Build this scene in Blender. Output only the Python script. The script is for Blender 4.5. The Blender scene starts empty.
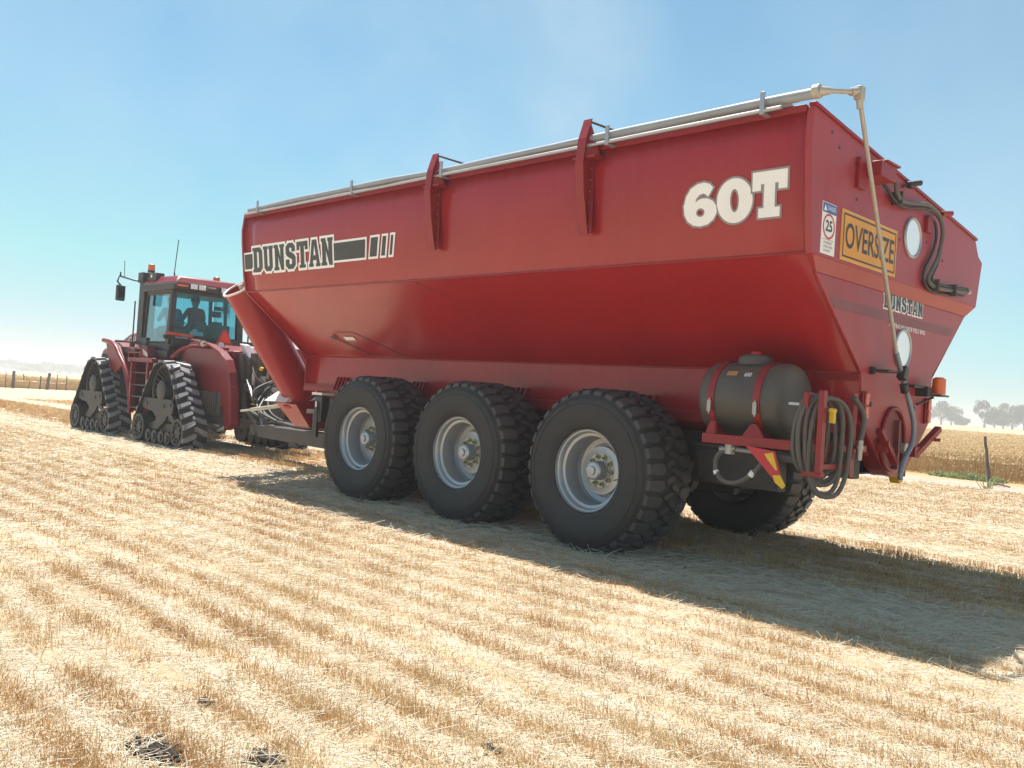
import bpy, math, random
import numpy as np
from mathutils import Vector, Matrix
from mathutils.geometry import tessellate_polygon
random.seed(7); RNG = np.random.default_rng(11)
scene = bpy.context.scene
COL = scene.collection
PI = math.pi
def R(d): return math.radians(d)

# ------------------------------------------------------------------ materials
def mat(name, col, rough=.5, metal=0., var=0., vscale=3., bump=0., bscale=40., coat=0., dust=0., dustcol=(.42,.32,.22), rvar=0., spec=.5, trans=0., alpha=1., streak=0.):
    m = bpy.data.materials.new(name); m.use_nodes = True
    nt = m.node_tree; N = nt.nodes; L = nt.links
    b = N['Principled BSDF']
    b.inputs['Base Color'].default_value = (*col, 1)
    b.inputs['Roughness'].default_value = rough
    b.inputs['Metallic'].default_value = metal
    b.inputs['Specular IOR Level'].default_value = spec
    if coat: b.inputs['Coat Weight'].default_value = coat; b.inputs['Coat Roughness'].default_value = .12
    if trans: b.inputs['Transmission Weight'].default_value = trans
    if alpha < 1: b.inputs['Alpha'].default_value = alpha
    if var or dust or bump or rvar:
        tc = N.new('ShaderNodeTexCoord')
    last = None
    if var:
        n = N.new('ShaderNodeTexNoise'); n.inputs['Scale'].default_value = vscale; n.inputs['Detail'].default_value = 6
        L.new(tc.outputs['Object'], n.inputs['Vector'])
        mx = N.new('ShaderNodeMix'); mx.data_type = 'RGBA'
        mx.inputs[6].default_value = (*[c*(1-var) for c in col], 1); mx.inputs[7].default_value = (*[min(1, c*(1+var)) for c in col], 1)
        L.new(n.outputs['Fac'], mx.inputs[0]); last = mx.outputs[2]
    if dust:
        n = N.new('ShaderNodeTexNoise'); n.inputs['Scale'].default_value = 1.7; n.inputs['Detail'].default_value = 9; n.inputs['Roughness'].default_value = .65
        if streak:
            mp = N.new('ShaderNodeMapping'); mp.inputs['Scale'].default_value = (6, 6, .6)
            L.new(tc.outputs['Object'], mp.inputs['Vector']); L.new(mp.outputs[0], n.inputs['Vector'])
        else: L.new(tc.outputs['Object'], n.inputs['Vector'])
        g = N.new('ShaderNodeNewGeometry'); s = N.new('ShaderNodeSeparateXYZ'); L.new(g.outputs['Normal'], s.inputs[0])
        up = N.new('ShaderNodeMapRange'); up.inputs[1].default_value = -.2; up.inputs[2].default_value = 1.; up.inputs[3].default_value = .7; up.inputs[4].default_value = 2.2
        L.new(s.outputs['Z'], up.inputs[0])
        rp = N.new('ShaderNodeMapRange'); rp.inputs[1].default_value = .3; rp.inputs[2].default_value = .75; rp.inputs[3].default_value = dust*.35; rp.inputs[4].default_value = dust*1.5
        L.new(n.outputs['Fac'], rp.inputs[0])
        mu = N.new('ShaderNodeMath'); mu.operation = 'MULTIPLY'; mu.use_clamp = True
        L.new(rp.outputs[0], mu.inputs[0]); L.new(up.outputs[0], mu.inputs[1])
        mx2 = N.new('ShaderNodeMix'); mx2.data_type = 'RGBA'; mx2.inputs[6].default_value = (*col, 1); mx2.inputs[7].default_value = (*dustcol, 1)
        if last: L.new(last, mx2.inputs[6])
        L.new(mu.outputs[0], mx2.inputs[0]); last = mx2.outputs[2]
        rr = N.new('ShaderNodeMath'); rr.operation = 'MULTIPLY_ADD'; rr.inputs[1].default_value = .6; rr.inputs[2].default_value = rough; rr.use_clamp = True
        L.new(mu.outputs[0], rr.inputs[0]); L.new(rr.outputs[0], b.inputs['Roughness'])
    elif rvar:
        n = N.new('ShaderNodeTexNoise'); n.inputs['Scale'].default_value = 4; L.new(tc.outputs['Object'], n.inputs['Vector'])
        mr = N.new('ShaderNodeMapRange'); mr.inputs[3].default_value = rough-rvar; mr.inputs[4].default_value = rough+rvar
        L.new(n.outputs['Fac'], mr.inputs[0]); L.new(mr.outputs[0], b.inputs['Roughness'])
    if last: L.new(last, b.inputs['Base Color'])
    if bump:
        n = N.new('ShaderNodeTexNoise'); n.inputs['Scale'].default_value = bscale; n.inputs['Detail'].default_value = 5
        L.new(tc.outputs['Object'], n.inputs['Vector'])
        bp = N.new('ShaderNodeBump'); bp.inputs['Strength'].default_value = bump; bp.inputs['Distance'].default_value = .02
        L.new(n.outputs['Fac'], bp.inputs['Height']); L.new(bp.outputs[0], b.inputs['Normal'])
    return m

M = dict(
 red=mat('red_paint', (.31,.012,.017), .18, var=.16, vscale=1.2, dust=.06, dustcol=(.38,.19,.17), streak=1, spec=.4, bump=.14, bscale=1.3),
 redrear=mat('rear_panel_red_paint', (.33,.018,.024), .33, var=.14, vscale=2., dust=.11, dustcol=(.42,.28,.25), spec=.4, streak=1, bump=.03, bscale=2.5),
 redd=mat('red_paint_bracket', (.26,.010,.016), .36, var=.15, vscale=5, dust=.05, spec=.35),
 redt=mat('tractor_red_paint', (.19,.006,.011), .34, var=.1, vscale=3, dust=.03, spec=.35),
 dark=mat('dark_chassis_paint', (.03,.03,.033), .55, var=.3, vscale=6, dust=.12),
 black=mat('black_plastic', (.014,.014,.016), .45, var=.3, vscale=8, dust=.08),
 lug=mat('worn_lug_rubber', (.042,.041,.043), .55, var=.3, vscale=9, dust=.11, dustcol=(.25,.22,.2), bump=.1, bscale=50),
 trlug=mat('worn_sunlit_track_lug', (.20,.205,.22), .38, var=.2, vscale=9, dust=.12, dustcol=(.34,.32,.3)),  # polished rubber, its grey lifted so lug tops look lit by sun and sky
 tyre=mat('tyre_rubber', (.015,.015,.017), .62, var=.3, vscale=5, dust=.09, dustcol=(.22,.19,.16), bump=.15, bscale=60),
 belt=mat('track_belt_rubber', (.014,.014,.016), .5, var=.3, vscale=7, dust=.05, dustcol=(.3,.27,.25)),
 steel=mat('track_cast_steel', (.022,.022,.024), .5, var=.25, vscale=6, dust=.05),
 rim=mat('silver_rim_paint', (.42,.45,.49), .33, metal=.55, var=.08, vscale=7, dust=.12),
 bolt=mat('dull_steel', (.35,.34,.33), .42, metal=.8, var=.2, vscale=20),
 yel=mat('yellow_nut_indicator', (.42,.36,.06), .5),
 yell=mat('yellow_plastic', (.75,.45,.02), .45, var=.1),
 alu=mat('aluminium_tube', (.38,.40,.43), .35, metal=.5, var=.12, vscale=6, dust=.1),
 tarp=mat('grey_tarp_vinyl', (.27,.29,.32), .5, var=.2, vscale=5, bump=.3, bscale=9, dust=.04),
 galv=mat('weathered_pole_metal', (.43,.39,.33), .5, metal=.3, var=.2, vscale=9),
 tank=mat('grey_poly_tank', (.036,.036,.038), .42, var=.12, vscale=4, dust=.12),
 hose=mat('grey_rubber_hose', (.07,.068,.066), .5, var=.2, vscale=10, dust=.12),
 hoseb=mat('black_rubber_hose', (.016,.016,.016), .5, var=.2, vscale=10, dust=.05),
 white=mat('white_sticker', (.86,.86,.86), .4, var=.06, dust=.08),
 cream=mat('cream_sticker', (.86,.84,.83), .42, var=.08, vscale=4, dust=.08),
 greyst=mat('grey_sticker', (.27,.22,.22), .45),
 blkst=mat('black_sticker', (.022,.023,.024), .4, var=.2, vscale=3, dust=.04),
 blue=mat('blue_sticker', (.05,.12,.36), .4),
 redst=mat('bright_red_sticker', (.55,.03,.03), .4),
 sign=mat('amber_sign_face', (.72,.30,.02), .42, var=.07, vscale=5, dust=.08),
 signb=mat('amber_sign_edge', (.70,.42,.10), .45),
 refl=mat('white_reflector_disc', (.93,.94,.96), .30, metal=.35, coat=.5),
 orange=mat('amber_lens', (.75,.14,.01), .25, coat=.4),
 redlens=mat('red_orange_lens', (.55,.05,.01), .25, coat=.4),
 smv=mat('fluorescent_triangle', (.9,.06,.02), .45),
 lamp=mat('clear_lamp_lens', (.75,.76,.78), .15, coat=.5),
 glassd=mat('dark_mirror_glass', (.12,.15,.18), .08, metal=.9),
 skin=mat('skin', (.36,.2,.13), .55), hair=mat('dark_hair', (.02,.015,.012), .6),
 shirtr=mat('maroon_shirt', (.36,.05,.045), .8), shirtb=mat('blue_grey_shirt', (.22,.30,.38), .8),
 trousers=mat('dark_trousers', (.03,.035,.05), .85),
 seat=mat('olive_seat_fabric', (.12,.115,.06), .85, var=.15),
 pink=mat('faded_white_plate', (.72,.62,.60), .5, var=.1),
 wood=mat('weathered_post_timber', (.13,.10,.08), .85, var=.35, vscale=14, bump=.5, bscale=30),
 wire=mat('fence_wire', (.2,.19,.18), .5, metal=.6),
 bark=mat('grey_bark', (.16,.13,.11), .9, var=.3),
 leaf=mat('eucalypt_leaves', (.065,.085,.04), .6, var=.4, vscale=.6),
 weed=mat('green_weed_leaves', (.16,.24,.06), .6, var=.3, vscale=6),
)
# tinted cab glass: real pane, mixed transparent and glossy
def glass_mat():
    m = bpy.data.materials.new('tinted_cab_glass'); m.use_nodes = True; nt = m.node_tree; N = nt.nodes; L = nt.links
    N.clear(); o = N.new('ShaderNodeOutputMaterial'); t = N.new('ShaderNodeBsdfTransparent'); g = N.new('ShaderNodeBsdfGlossy'); mx = N.new('ShaderNodeMixShader'); f = N.new('ShaderNodeLayerWeight')
    t.inputs[0].default_value = (.62,.84,.88,1); g.inputs['Roughness'].default_value = .03; f.inputs[0].default_value = .18
    L.new(f.outputs['Facing'], mx.inputs[0]); L.new(t.outputs[0], mx.inputs[1]); L.new(g.outputs[0], mx.inputs[2]); L.new(mx.outputs[0], o.inputs[0])
    return m
M['glass'] = glass_mat()

# ------------------------------------------------------------------ mesh builder
def tag(o, label=None, cat=None, group=None, kind=None):
    if label: o['label'] = label
    if cat: o['category'] = cat
    if group: o['group'] = group
    if kind: o['kind'] = kind
    return o
class MB:
    def __init__(s): s.v = []; s.f = []; s.mi = []; s.cur = 0
    def add(s, vs, fs):
        b = len(s.v); s.v += [tuple(v) for v in vs]; s.f += [tuple(b+i for i in f) for f in fs]; s.mi += [s.cur]*len(fs); return s
    def box(s, a, b, rot=None, c=None):
        x0,y0,z0 = a; x1,y1,z1 = b
        vs = [Vector(p) for p in ((x0,y0,z0),(x1,y0,z0),(x1,y1,z0),(x0,y1,z0),(x0,y0,z1),(x1,y0,z1),(x1,y1,z1),(x0,y1,z1))]
        if rot is not None:
            cc = Vector(c) if c else Vector(((x0+x1)/2,(y0+y1)/2,(z0+z1)/2))
            vs = [rot @ (v-cc)+cc for v in vs]
        return s.add(vs, [(0,3,2,1),(4,5,6,7),(0,1,5,4),(1,2,6,5),(2,3,7,6),(3,0,4,7)])
    def hexa(s, bot, top):
        n = len(bot)
        return s.add(list(bot)+list(top), [tuple(range(n-1,-1,-1)), tuple(range(n,2*n))]+[(i,(i+1)%n,n+(i+1)%n,n+i) for i in range(n)])
    def bar(s, p, q, w, h, up=(0,0,1)):
        p = Vector(p); q = Vector(q); d = (q-p).normalized(); u = Vector(up)
        a = d.cross(u).normalized() if abs(d.dot(u)) < .99 else Vector((1,0,0)); b = a.cross(d)
        c = lambda P: [P+a*w/2*i+b*h/2*j for i, j in ((-1,-1),(1,-1),(1,1),(-1,1))]
        return s.hexa(c(p), c(q))
    def cyl(s, p, q, r, r2=None, n=20, cap=True):
        return s.tube([p, q], [r, r if r2 is None else r2], n, cap)
    def tube(s, pts, r, n=10, cap=True, closed=False):
        pts = [Vector(p) for p in pts]; m = len(pts); rs = r if isinstance(r, (list, tuple)) else [r]*m
        vs = []; fs = []; prev = None
        for i, p in enumerate(pts):
            if closed: d = pts[(i+1) % m]-pts[i-1]
            else: d = pts[min(i+1,m-1)]-pts[max(i-1,0)]
            d.normalize()
            if prev is None:
                a = d.cross(Vector((0,0,1)));
                if a.length < .05: a = d.cross(Vector((1,0,0)))
            else: a = prev-d*prev.dot(d)
            a.normalize(); prev = a; b = d.cross(a)
            vs += [p+(a*math.cos(2*PI*k/n)+b*math.sin(2*PI*k/n))*rs[i] for k in range(n)]
        for i in range(m if closed else m-1):
            j = (i+1) % m
            fs += [(i*n+k, i*n+(k+1)%n, j*n+(k+1)%n, j*n+k) for k in range(n)]
        if cap and not closed: fs += [tuple(range(n-1,-1,-1)), tuple((m-1)*n+k for k in range(n))]
        return s.add(vs, fs)
    def lathe(s, prof, n=48, c=(0,0,0), flip=False):     # profile (radius, y) about the y axis
        vs = []; fs = []; m = len(prof)
        for k in range(n):
            a = 2*PI*k/n
            for r, y in prof: vs.append((c[0]+r*math.cos(a), c[1]+y, c[2]+r*math.sin(a)))
        for k in range(n):
            for i in range(m-1):
                q = (k*m+i, k*m+i+1, ((k+1)%n)*m+i+1, ((k+1)%n)*m+i)
                fs.append(q[::-1] if flip else q)
        return s.add(vs, fs)
    def plate(s, poly, ax, a, b):                        # polygon of two coordinates, extruded along axis ax from a to b
        def P(p, t):
            q = list(p); q.insert(ax, t); return q
        return s.hexa([P(p, a) for p in poly], [P(p, b) for p in poly])
    def build(s, name, m, parent=None, smooth=30, bevel=0, loc=None):
        me = bpy.data.meshes.new(name); me.from_pydata(s.v, [], s.f); me.validate()
        ms = m if isinstance(m, (list, tuple)) else [m]
        for x in ms: me.materials.append(x)
        if len(ms) > 1 and len(me.polygons) == len(s.mi): me.polygons.foreach_set('material_index', s.mi)
        import bmesh
        bm = bmesh.new(); bm.from_mesh(me); bmesh.ops.recalc_face_normals(bm, faces=bm.faces); bm.to_mesh(me); bm.free()
        if smooth: me.shade_smooth(); me.set_sharp_from_angle(angle=R(smooth))
        else: me.shade_flat()
        o = bpy.data.objects.new(name, me); COL.objects.link(o)
        if parent: o.parent = parent
        if loc: o.location = loc
        if bevel:
            b = o.modifiers.new('Bevel', 'BEVEL'); b.width = bevel; b.segments = 2; b.limit_method = 'ANGLE'; b.angle_limit = R(35)
            b.harden_normals = False
        return o
def empty(name, loc=(0,0,0)):
    o = bpy.data.objects.new(name, None); COL.objects.link(o); o.location = loc; return o
def dup(o, parent=None, loc=None):
    c = o.copy(); COL.objects.link(c)
    if parent: c.parent = parent
    if loc is not None: c.location = loc
    for ch in list(o.children): dup(ch, c)
    return c
def raw_mesh(name, verts, faces4, m, attr=None, kind='stuff', parent=None, smooth=False):
    me = bpy.data.meshes.new(name); nv = len(verts); nf = len(faces4)
    me.vertices.add(nv); me.vertices.foreach_set('co', np.ascontiguousarray(verts, dtype=np.float32).ravel())
    me.loops.add(nf*4); me.loops.foreach_set('vertex_index', np.ascontiguousarray(faces4, dtype=np.int32).ravel())
    me.polygons.add(nf); me.polygons.foreach_set('loop_start', np.arange(nf, dtype=np.int32)*4)
    me.update(calc_edges=True); me.materials.append(m)
    if attr is not None:
        a = me.attributes.new('tint', 'FLOAT', 'POINT'); a.data.foreach_set('value', np.ascontiguousarray(attr, dtype=np.float32))
    if smooth: me.shade_smooth()
    o = bpy.data.objects.new(name, me); COL.objects.link(o)
    if kind: o['kind'] = kind
    if parent: o.parent = parent
    return o
def spline(pts, n=8):
    P = [Vector(p) for p in pts]; out = []
    for i in range(len(P)-1):
        p0 = P[max(i-1,0)]; p1 = P[i]; p2 = P[i+1]; p3 = P[min(i+2,len(P)-1)]
        for k in range(n):
            t = k/n; out.append(.5*((2*p1)+(p2-p0)*t+(2*p0-5*p1+4*p2-p3)*t*t+(3*p1-p0-3*p2+p3)*t**3))
    out.append(P[-1]); return out

# ------------------------------------------------------------------ lettering
GL = {
 'D': ([(0,0),(4.5,0),(6,1.5),(6,8.5),(4.5,10),(0,10),(0,8.7),(.6,8.7),(.6,1.3),(0,1.3)], [[(2.7,1.8),(3.4,1.8),(3.8,2.3),(3.8,7.7),(3.4,8.2),(2.7,8.2)]]),
 'U': ([(0,10),(2.9,10),(2.9,8.8),(2.5,8.8),(2.5,2.3),(2.8,1.9),(3.3,1.9),(3.6,2.3),(3.6,8.8),(3.2,8.8),(3.2,10),(6,10),(6,8.8),(5.6,8.8),(5.6,1.4),(4.4,0),(1.7,0),(.5,1.4),(.5,8.8),(0,8.8)], []),
 'N': ([(0,0),(2.9,0),(2.9,1.2),(2.4,1.2),(2.4,5.5),(4,0),(5.6,0),(5.6,8.8),(6,8.8),(6,10),(3.3,10),(3.3,8.8),(3.7,8.8),(3.7,4.9),(2.3,10),(0,10),(0,8.8),(.5,8.8),(.5,1.2),(0,1.2)], []),
 'S': ([(.2,3.8),(.2,1.4),(1.6,0),(4.4,0),(5.8,1.5),(5.8,4.6),(4.6,5.9),(2.4,6.9),(2.4,7.9),(2.7,8.2),(3.3,8.2),(3.6,7.9),(3.6,6.6),(5.6,6.6),(5.6,8.6),(4.3,10),(1.7,10),(.3,8.6),(.3,5.9),(1.3,4.8),(3.7,3.7),(3.7,2.2),(3.4,1.8),(2.6,1.8),(2.3,2.2),(2.3,3.8)], []),
 'T': ([(1.3,0),(4.7,0),(4.7,1.2),(4,1.2),(4,8.2),(4.5,8.2),(4.5,6.8),(6,6.8),(6,10),(0,10),(0,6.8),(1.5,6.8),(1.5,8.2),(2,8.2),(2,1.2),(1.3,1.2)], []),
 'A': ([(0,0),(2.4,0),(2.4,1.2),(2,1.2),(2.15,2.4),(3.85,2.4),(4,1.2),(3.6,1.2),(3.6,0),(6,0),(6,1.2),(5.6,1.2),(4.2,10),(1.8,10),(.4,1.2),(0,1.2)], [[(2.4,4.2),(3.6,4.2),(3,8)]]),
 't': ([(1.15,0),(4.85,0),(4.85,2.1),(3.95,2.1),(3.95,7.3),(4.5,7.3),(4.5,5.9),(6,5.9),(6,10),(0,10),(0,5.9),(1.5,5.9),(1.5,7.3),(2.05,7.3),(2.05,2.1),(1.15,2.1)], []),
 '0': ([(3+3*math.cos(a*PI/16), 5+5*math.sin(a*PI/16)) for a in range(32)], [[(3+.75*math.cos(a*PI/12), 5+2.6*math.sin(a*PI/12)) for a in range(24)]]),
 '6': ([(5.3,8.6),(4.7,9.5),(3.7,10),(2.5,9.8),(1.3,8.9),(.5,7.3),(0,5),(.12,3),(.7,1.4),(1.7,.35),(3,0),(4.3,.35),(5.3,1.35),(5.9,2.9),(5.8,4.4),(5.2,5.6),(4.3,6.3),(3.3,6.4),(2.6,6.1),(2.1,5.6),(2.3,6.5),(2.9,7.3),(3.6,7.5),(4.1,7.1),(4.4,6.6)], [[(3.0+.75*math.cos(a*PI/8), 3.2+1.0*math.sin(a*PI/8)) for a in range(16)]]),
}
def letters(txt, mapf, w, h, gap, dep0, face, edge, name, parent, stroke, slant=0.):
    """mapf(u, v, d): point on the panel at u across, v up, d off the surface"""
    eb = MB(); fb = MB(); u0 = 0; lay = 0
    for ch in txt:
        out, holes = GL[ch]; sc = lambda p: (u0+p[0]/6*w+slant*p[1]/10*h, p[1]/10*h)
        loops = [[sc(p) for p in out]]+[[sc(p) for p in hl] for hl in holes]
        flat = [p for l in loops for p in l]
        tris = tessellate_polygon([[Vector((p[0],p[1],0)) for p in l] for l in loops])
        fb.add([mapf(p[0],p[1],dep0+.003) for p in flat], tris)
        for l in loops:
            for i in range(len(l)):
                a = Vector((*l[i],)); b = Vector((*l[(i+1)%len(l)],)); d = (b-a)
                if d.length < 1e-6: continue
                d.normalize(); n = Vector((-d.y, d.x)); e = stroke*.8
                lay += 1; dd = dep0+.00004*(lay % 40)
                q = [a-d*e-n*stroke, b+d*e-n*stroke, b+d*e+n*stroke, a-d*e+n*stroke]
                eb.add([mapf(p.x, p.y, dd) for p in q], [(0,1,2,3)])
        u0 += w+gap
    e = eb.build(name+'_outline', edge, parent, smooth=0); f = fb.build(name, face, parent, smooth=0); return f
_dg = None
def textmesh(txt, mapf, h, m, name, parent, d, xs=1., off=0., width=None):
    cu = bpy.data.curves.new('t', 'FONT'); cu.body = txt; cu.size = 1; cu.offset = off; cu.resolution_u = 3
    o = bpy.data.objects.new('t', cu); COL.objects.link(o); bpy.context.view_layer.update()
    dg = bpy.context.evaluated_depsgraph_get(); me = o.evaluated_get(dg).to_mesh()
    vs = [v.co.copy() for v in me.vertices]; fs = [tuple(p.vertices) for p in me.polygons]
    x0 = min(v.x for v in vs); x1 = max(v.x for v in vs); y0 = min(v.y for v in vs); y1 = max(v.y for v in vs)
    s = h/(y1-y0); sx = (width/(x1-x0)) if width else s*xs
    b = MB(); b.add([mapf((v.x-x0)*sx, (v.y-y0)*s, d) for v in vs], fs)
    o.evaluated_get(dg).to_mesh_clear(); bpy.data.objects.remove(o); bpy.data.curves.remove(cu)
    return b.build(name, m, parent, smooth=0)

# ------------------------------------------------------------------ numeric noise
_perm = np.random.default_rng(3).random((512, 512))
def vnoise(x, y):
    xi = np.floor(x).astype(int); yi = np.floor(y).astype(int); fx = x-xi; fy = y-yi
    fx = fx*fx*(3-2*fx); fy = fy*fy*(3-2*fy); g = lambda a, b: _perm[a % 512, b % 512]
    return (g(xi,yi)*(1-fx)+g(xi+1,yi)*fx)*(1-fy)+(g(xi,yi+1)*(1-fx)+g(xi+1,yi+1)*fx)*fy
def fnoise(x, y): return .55*vnoise(x, y)+.3*vnoise(x*2.1+9, y*2.1+5)+.15*vnoise(x*4.3+3, y*4.3+1)
def terrain(x, y):
    x = np.asarray(x, float); y = np.asarray(y, float)
    s = np.maximum(0, -x-.3*y-25)
    return -.012*s*s/(s+14)
CAMP = (6.2252, -7.3073, 1.6326)

# ------------------------------------------------------------------ GROUND
def straw_mat(name, c1, c2, c3, rough=.75, transl=.0):
    m = bpy.data.materials.new(name); m.use_nodes = True; N = m.node_tree.nodes; L = m.node_tree.links; b = N['Principled BSDF']
    a = N.new('ShaderNodeAttribute'); a.attribute_name = 'tint'; r = N.new('ShaderNodeValToRGB')
    r.color_ramp.elements[0].color = (*c1,1); r.color_ramp.elements[1].color = (*c3,1); e = r.color_ramp.elements.new(.5); e.color = (*c2,1)
    L.new(a.outputs['Fac'], r.inputs[0]); L.new(r.outputs[0], b.inputs['Base Color']); b.inputs['Roughness'].default_value = rough
    b.inputs['Specular IOR Level'].default_value = .35
    if transl:
        t = N.new('ShaderNodeBsdfTranslucent'); mx = N.new('ShaderNodeMixShader'); mx.inputs[0].default_value = transl
        L.new(r.outputs[0], t.inputs[0]); L.new(b.outputs[0], mx.inputs[1]); L.new(t.outputs[0], mx.inputs[2]); L.new(mx.outputs[0], N['Material Output'].inputs[0])
    return m
def lane(y):       # 1 inside the flattened wheel lanes
    f = lambda a, b: 1/(1+np.exp(-(y-a)/.07))*(1/(1+np.exp((y-b)/.07)))
    return np.clip(f(-.55,1.15)+1.25*f(3.75,5.2)+.75*f(-7.4,-6.9)+.6*f(-3.25,-2.85)+.6*f(8.6,9.6)+.6*f(12.,12.7), 0, 1)
def soilp(x, y):   # small bare clods of dark earth
    f = 0
    for cx, cy, a, b in ((2.52,-5.62,.17,.07),(2.86,-5.30,.09,.04),(3.35,-4.45,.06,.03),(2.1,-5.2,.05,.03)):
        f = np.maximum(f, 1.25-np.hypot((x-cx)/a, (y-cy)/b)+(vnoise(np.asarray(x)*22, np.asarray(y)*22)-.5)*.9)
    return np.clip(f, 0, 1)
def ground():
    m = bpy.data.materials.new('stubble_soil'); m.use_nodes = True; nt = m.node_tree; N = nt.nodes; L = nt.links; b = N['Principled BSDF']
    tc = N.new('ShaderNodeNewGeometry')
    def noise(sc, det=6, rough=.6, mp=None):
        n = N.new('ShaderNodeTexNoise'); n.inputs['Scale'].default_value = sc; n.inputs['Detail'].default_value = det; n.inputs['Roughness'].default_value = rough
        if mp:
            k = N.new('ShaderNodeMapping'); k.inputs['Scale'].default_value = mp; L.new(tc.outputs['Position'], k.inputs[0]); L.new(k.outputs[0], n.inputs['Vector'])
        else: L.new(tc.outputs['Position'], n.inputs['Vector'])
        return n.outputs['Fac']
    def ramp(x, a, c, lo=0., hi=1.):
        r = N.new('ShaderNodeMapRange'); r.inputs[1].default_value = a; r.inputs[2].default_value = c; r.inputs[3].default_value = lo; r.inputs[4].default_value = hi; r.interpolation_type = 'SMOOTHSTEP'
        L.new(x, r.inputs[0]); return r.outputs[0]
    def mix(f, a, c):
        x = N.new('ShaderNodeMix'); x.data_type = 'RGBA'; L.new(f, x.inputs[0])
        for i, q in ((6,a),(7,c)):
            if isinstance(q, tuple): x.inputs[i].default_value = (*q,1)
            else: L.new(q, x.inputs[i])
        return x.outputs[2]
    def math_(op, a, c):
        x = N.new('ShaderNodeMath'); x.operation = op; x.use_clamp = True
        for i, q in enumerate((a, c)):
            if isinstance(q, (int, float)): x.inputs[i].default_value = q
            else: L.new(q, x.inputs[i])
        return x.outputs[0]
    at = N.new('ShaderNodeAttribute'); at.attribute_name = 'row'; at2 = N.new('ShaderNodeAttribute'); at2.attribute_name = 'bare'; at3 = N.new('ShaderNodeAttribute'); at3.attribute_name = 'crop'; at4 = N.new('ShaderNodeAttribute'); at4.attribute_name = 'soil'
    fine = noise(38, 8, .75); mid = noise(2.2, 6, .65, (.6, 1.6, 1)); big = noise(.35, 4, .6, (.35,1.2,1))
    pale = (.71,.61,.47); tan = (.56,.38,.20); soil = (.12,.085,.065)
    strip = noise(1., 5, .6, (.12, 3.2, 1))
    f1 = ramp(mid, .35, .66); f2 = ramp(strip, .4, .62)
    c = mix(math_('MULTIPLY', math_('ADD', f1, f2), .5), pale, tan)
    c = mix(math_('MULTIPLY', at.outputs['Fac'], .8), c, tan)
    c = mix(math_('MULTIPLY', ramp(fine, .45, .7), .5), c, (.80,.73,.60))
    c = mix(math_('MULTIPLY', ramp(fine, .5, .28), .55), c, (.26,.16,.09))
    dk = noise(1.4, 7, .7)
    c = mix(math_('MULTIPLY', ramp(dk, .665, .72), .9), c, soil)
    c = mix(at4.outputs['Fac'], c, (.03,.022,.017))
    c = mix(at2.outputs['Fac'], c, mix(ramp(mid, .3, .7), (.36,.28,.23), (.47,.39,.33)))
    c = mix(at3.outputs['Fac'], c, (.42,.26,.10))
    L.new(c, b.inputs['Base Color']); b.inputs['Roughness'].default_value = .9; b.inputs['Specular IOR Level'].default_value = .2
    bp = N.new('ShaderNodeBump'); bp.inputs['Strength'].default_value = .9; bp.inputs['Distance'].default_value = .03; L.new(fine, bp.inputs['Height']); L.new(bp.outputs[0], b.inputs['Normal'])
    def axis(lo, hi, step, far):
        a = list(np.arange(lo, hi+1e-6, step)); k = step
        x = hi
        while x < far: k *= 1.25; x = min(far, x+k); a.append(x)
        k = step; x = lo; pre = []
        while x > -far: k *= 1.25; x = max(-far, x-k); pre.append(x)
        return np.array(pre[::-1]+a)
    xs = axis(-13, 10, .07, 1650); ys = axis(-7.5, 6, .045, 1650)
    X, Y = np.meshgrid(xs, ys, indexing='ij'); near = np.exp(-((X-2)**2+(Y)**2)/30**2)
    rowf = .5+.5*np.cos(2*PI*Y/.37)
    Z = terrain(X, Y)+near*((fnoise(X*1.2, Y*1.7)-.5)*.06+(1-lane(Y))*rowf*.022+(vnoise(X*9, Y*11)-.5)*.022-lane(Y)*.015+soilp(X, Y)*(vnoise(X*19, Y*23)-.5)*.015)
    nx, ny = X.shape; idx = np.arange(nx*ny).reshape(nx, ny)
    F = np.stack([idx[:-1,:-1], idx[1:,:-1], idx[1:,1:], idx[:-1,1:]], -1).reshape(-1, 4)
    V = np.stack([X, Y, Z], -1).reshape(-1, 3)
    o = raw_mesh('ground', V, F, m, kind='structure', smooth=True)
    d = np.hypot(X-CAMP[0], Y-CAMP[1])
    row = (rowf**1.5)*(1-lane(Y))*np.clip(1.1-d/70, 0, 1); row = np.maximum(row, np.clip((d-26)/20, 0, .9)*(.7+.6*fnoise(X*.05, Y*.35)))
    wob = (fnoise(X*.3, Y*.3)-.5)*1.6
    bare = 1/(1+np.exp(-(Y+wob-17.3)/.25))*1/(1+np.exp((Y-20.9)/.25))
    bare = np.maximum(bare, lane(Y)*.06)
    crop = np.clip(((Y > 20.9) | (X < -64)).astype(float), 0, 1)
    for nm, A in (('row',row),('bare',bare),('crop',crop),('soil',soilp(X, Y))):
        a = o.data.attributes.new(nm, 'FLOAT', 'POINT'); a.data.foreach_set('value', A.reshape(-1).astype(np.float32))
    tag(o, 'pale straw covered harvested field running to the horizon', 'field')
    return o
ground()
def gz(x, y):
    return terrain(x, y)

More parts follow.
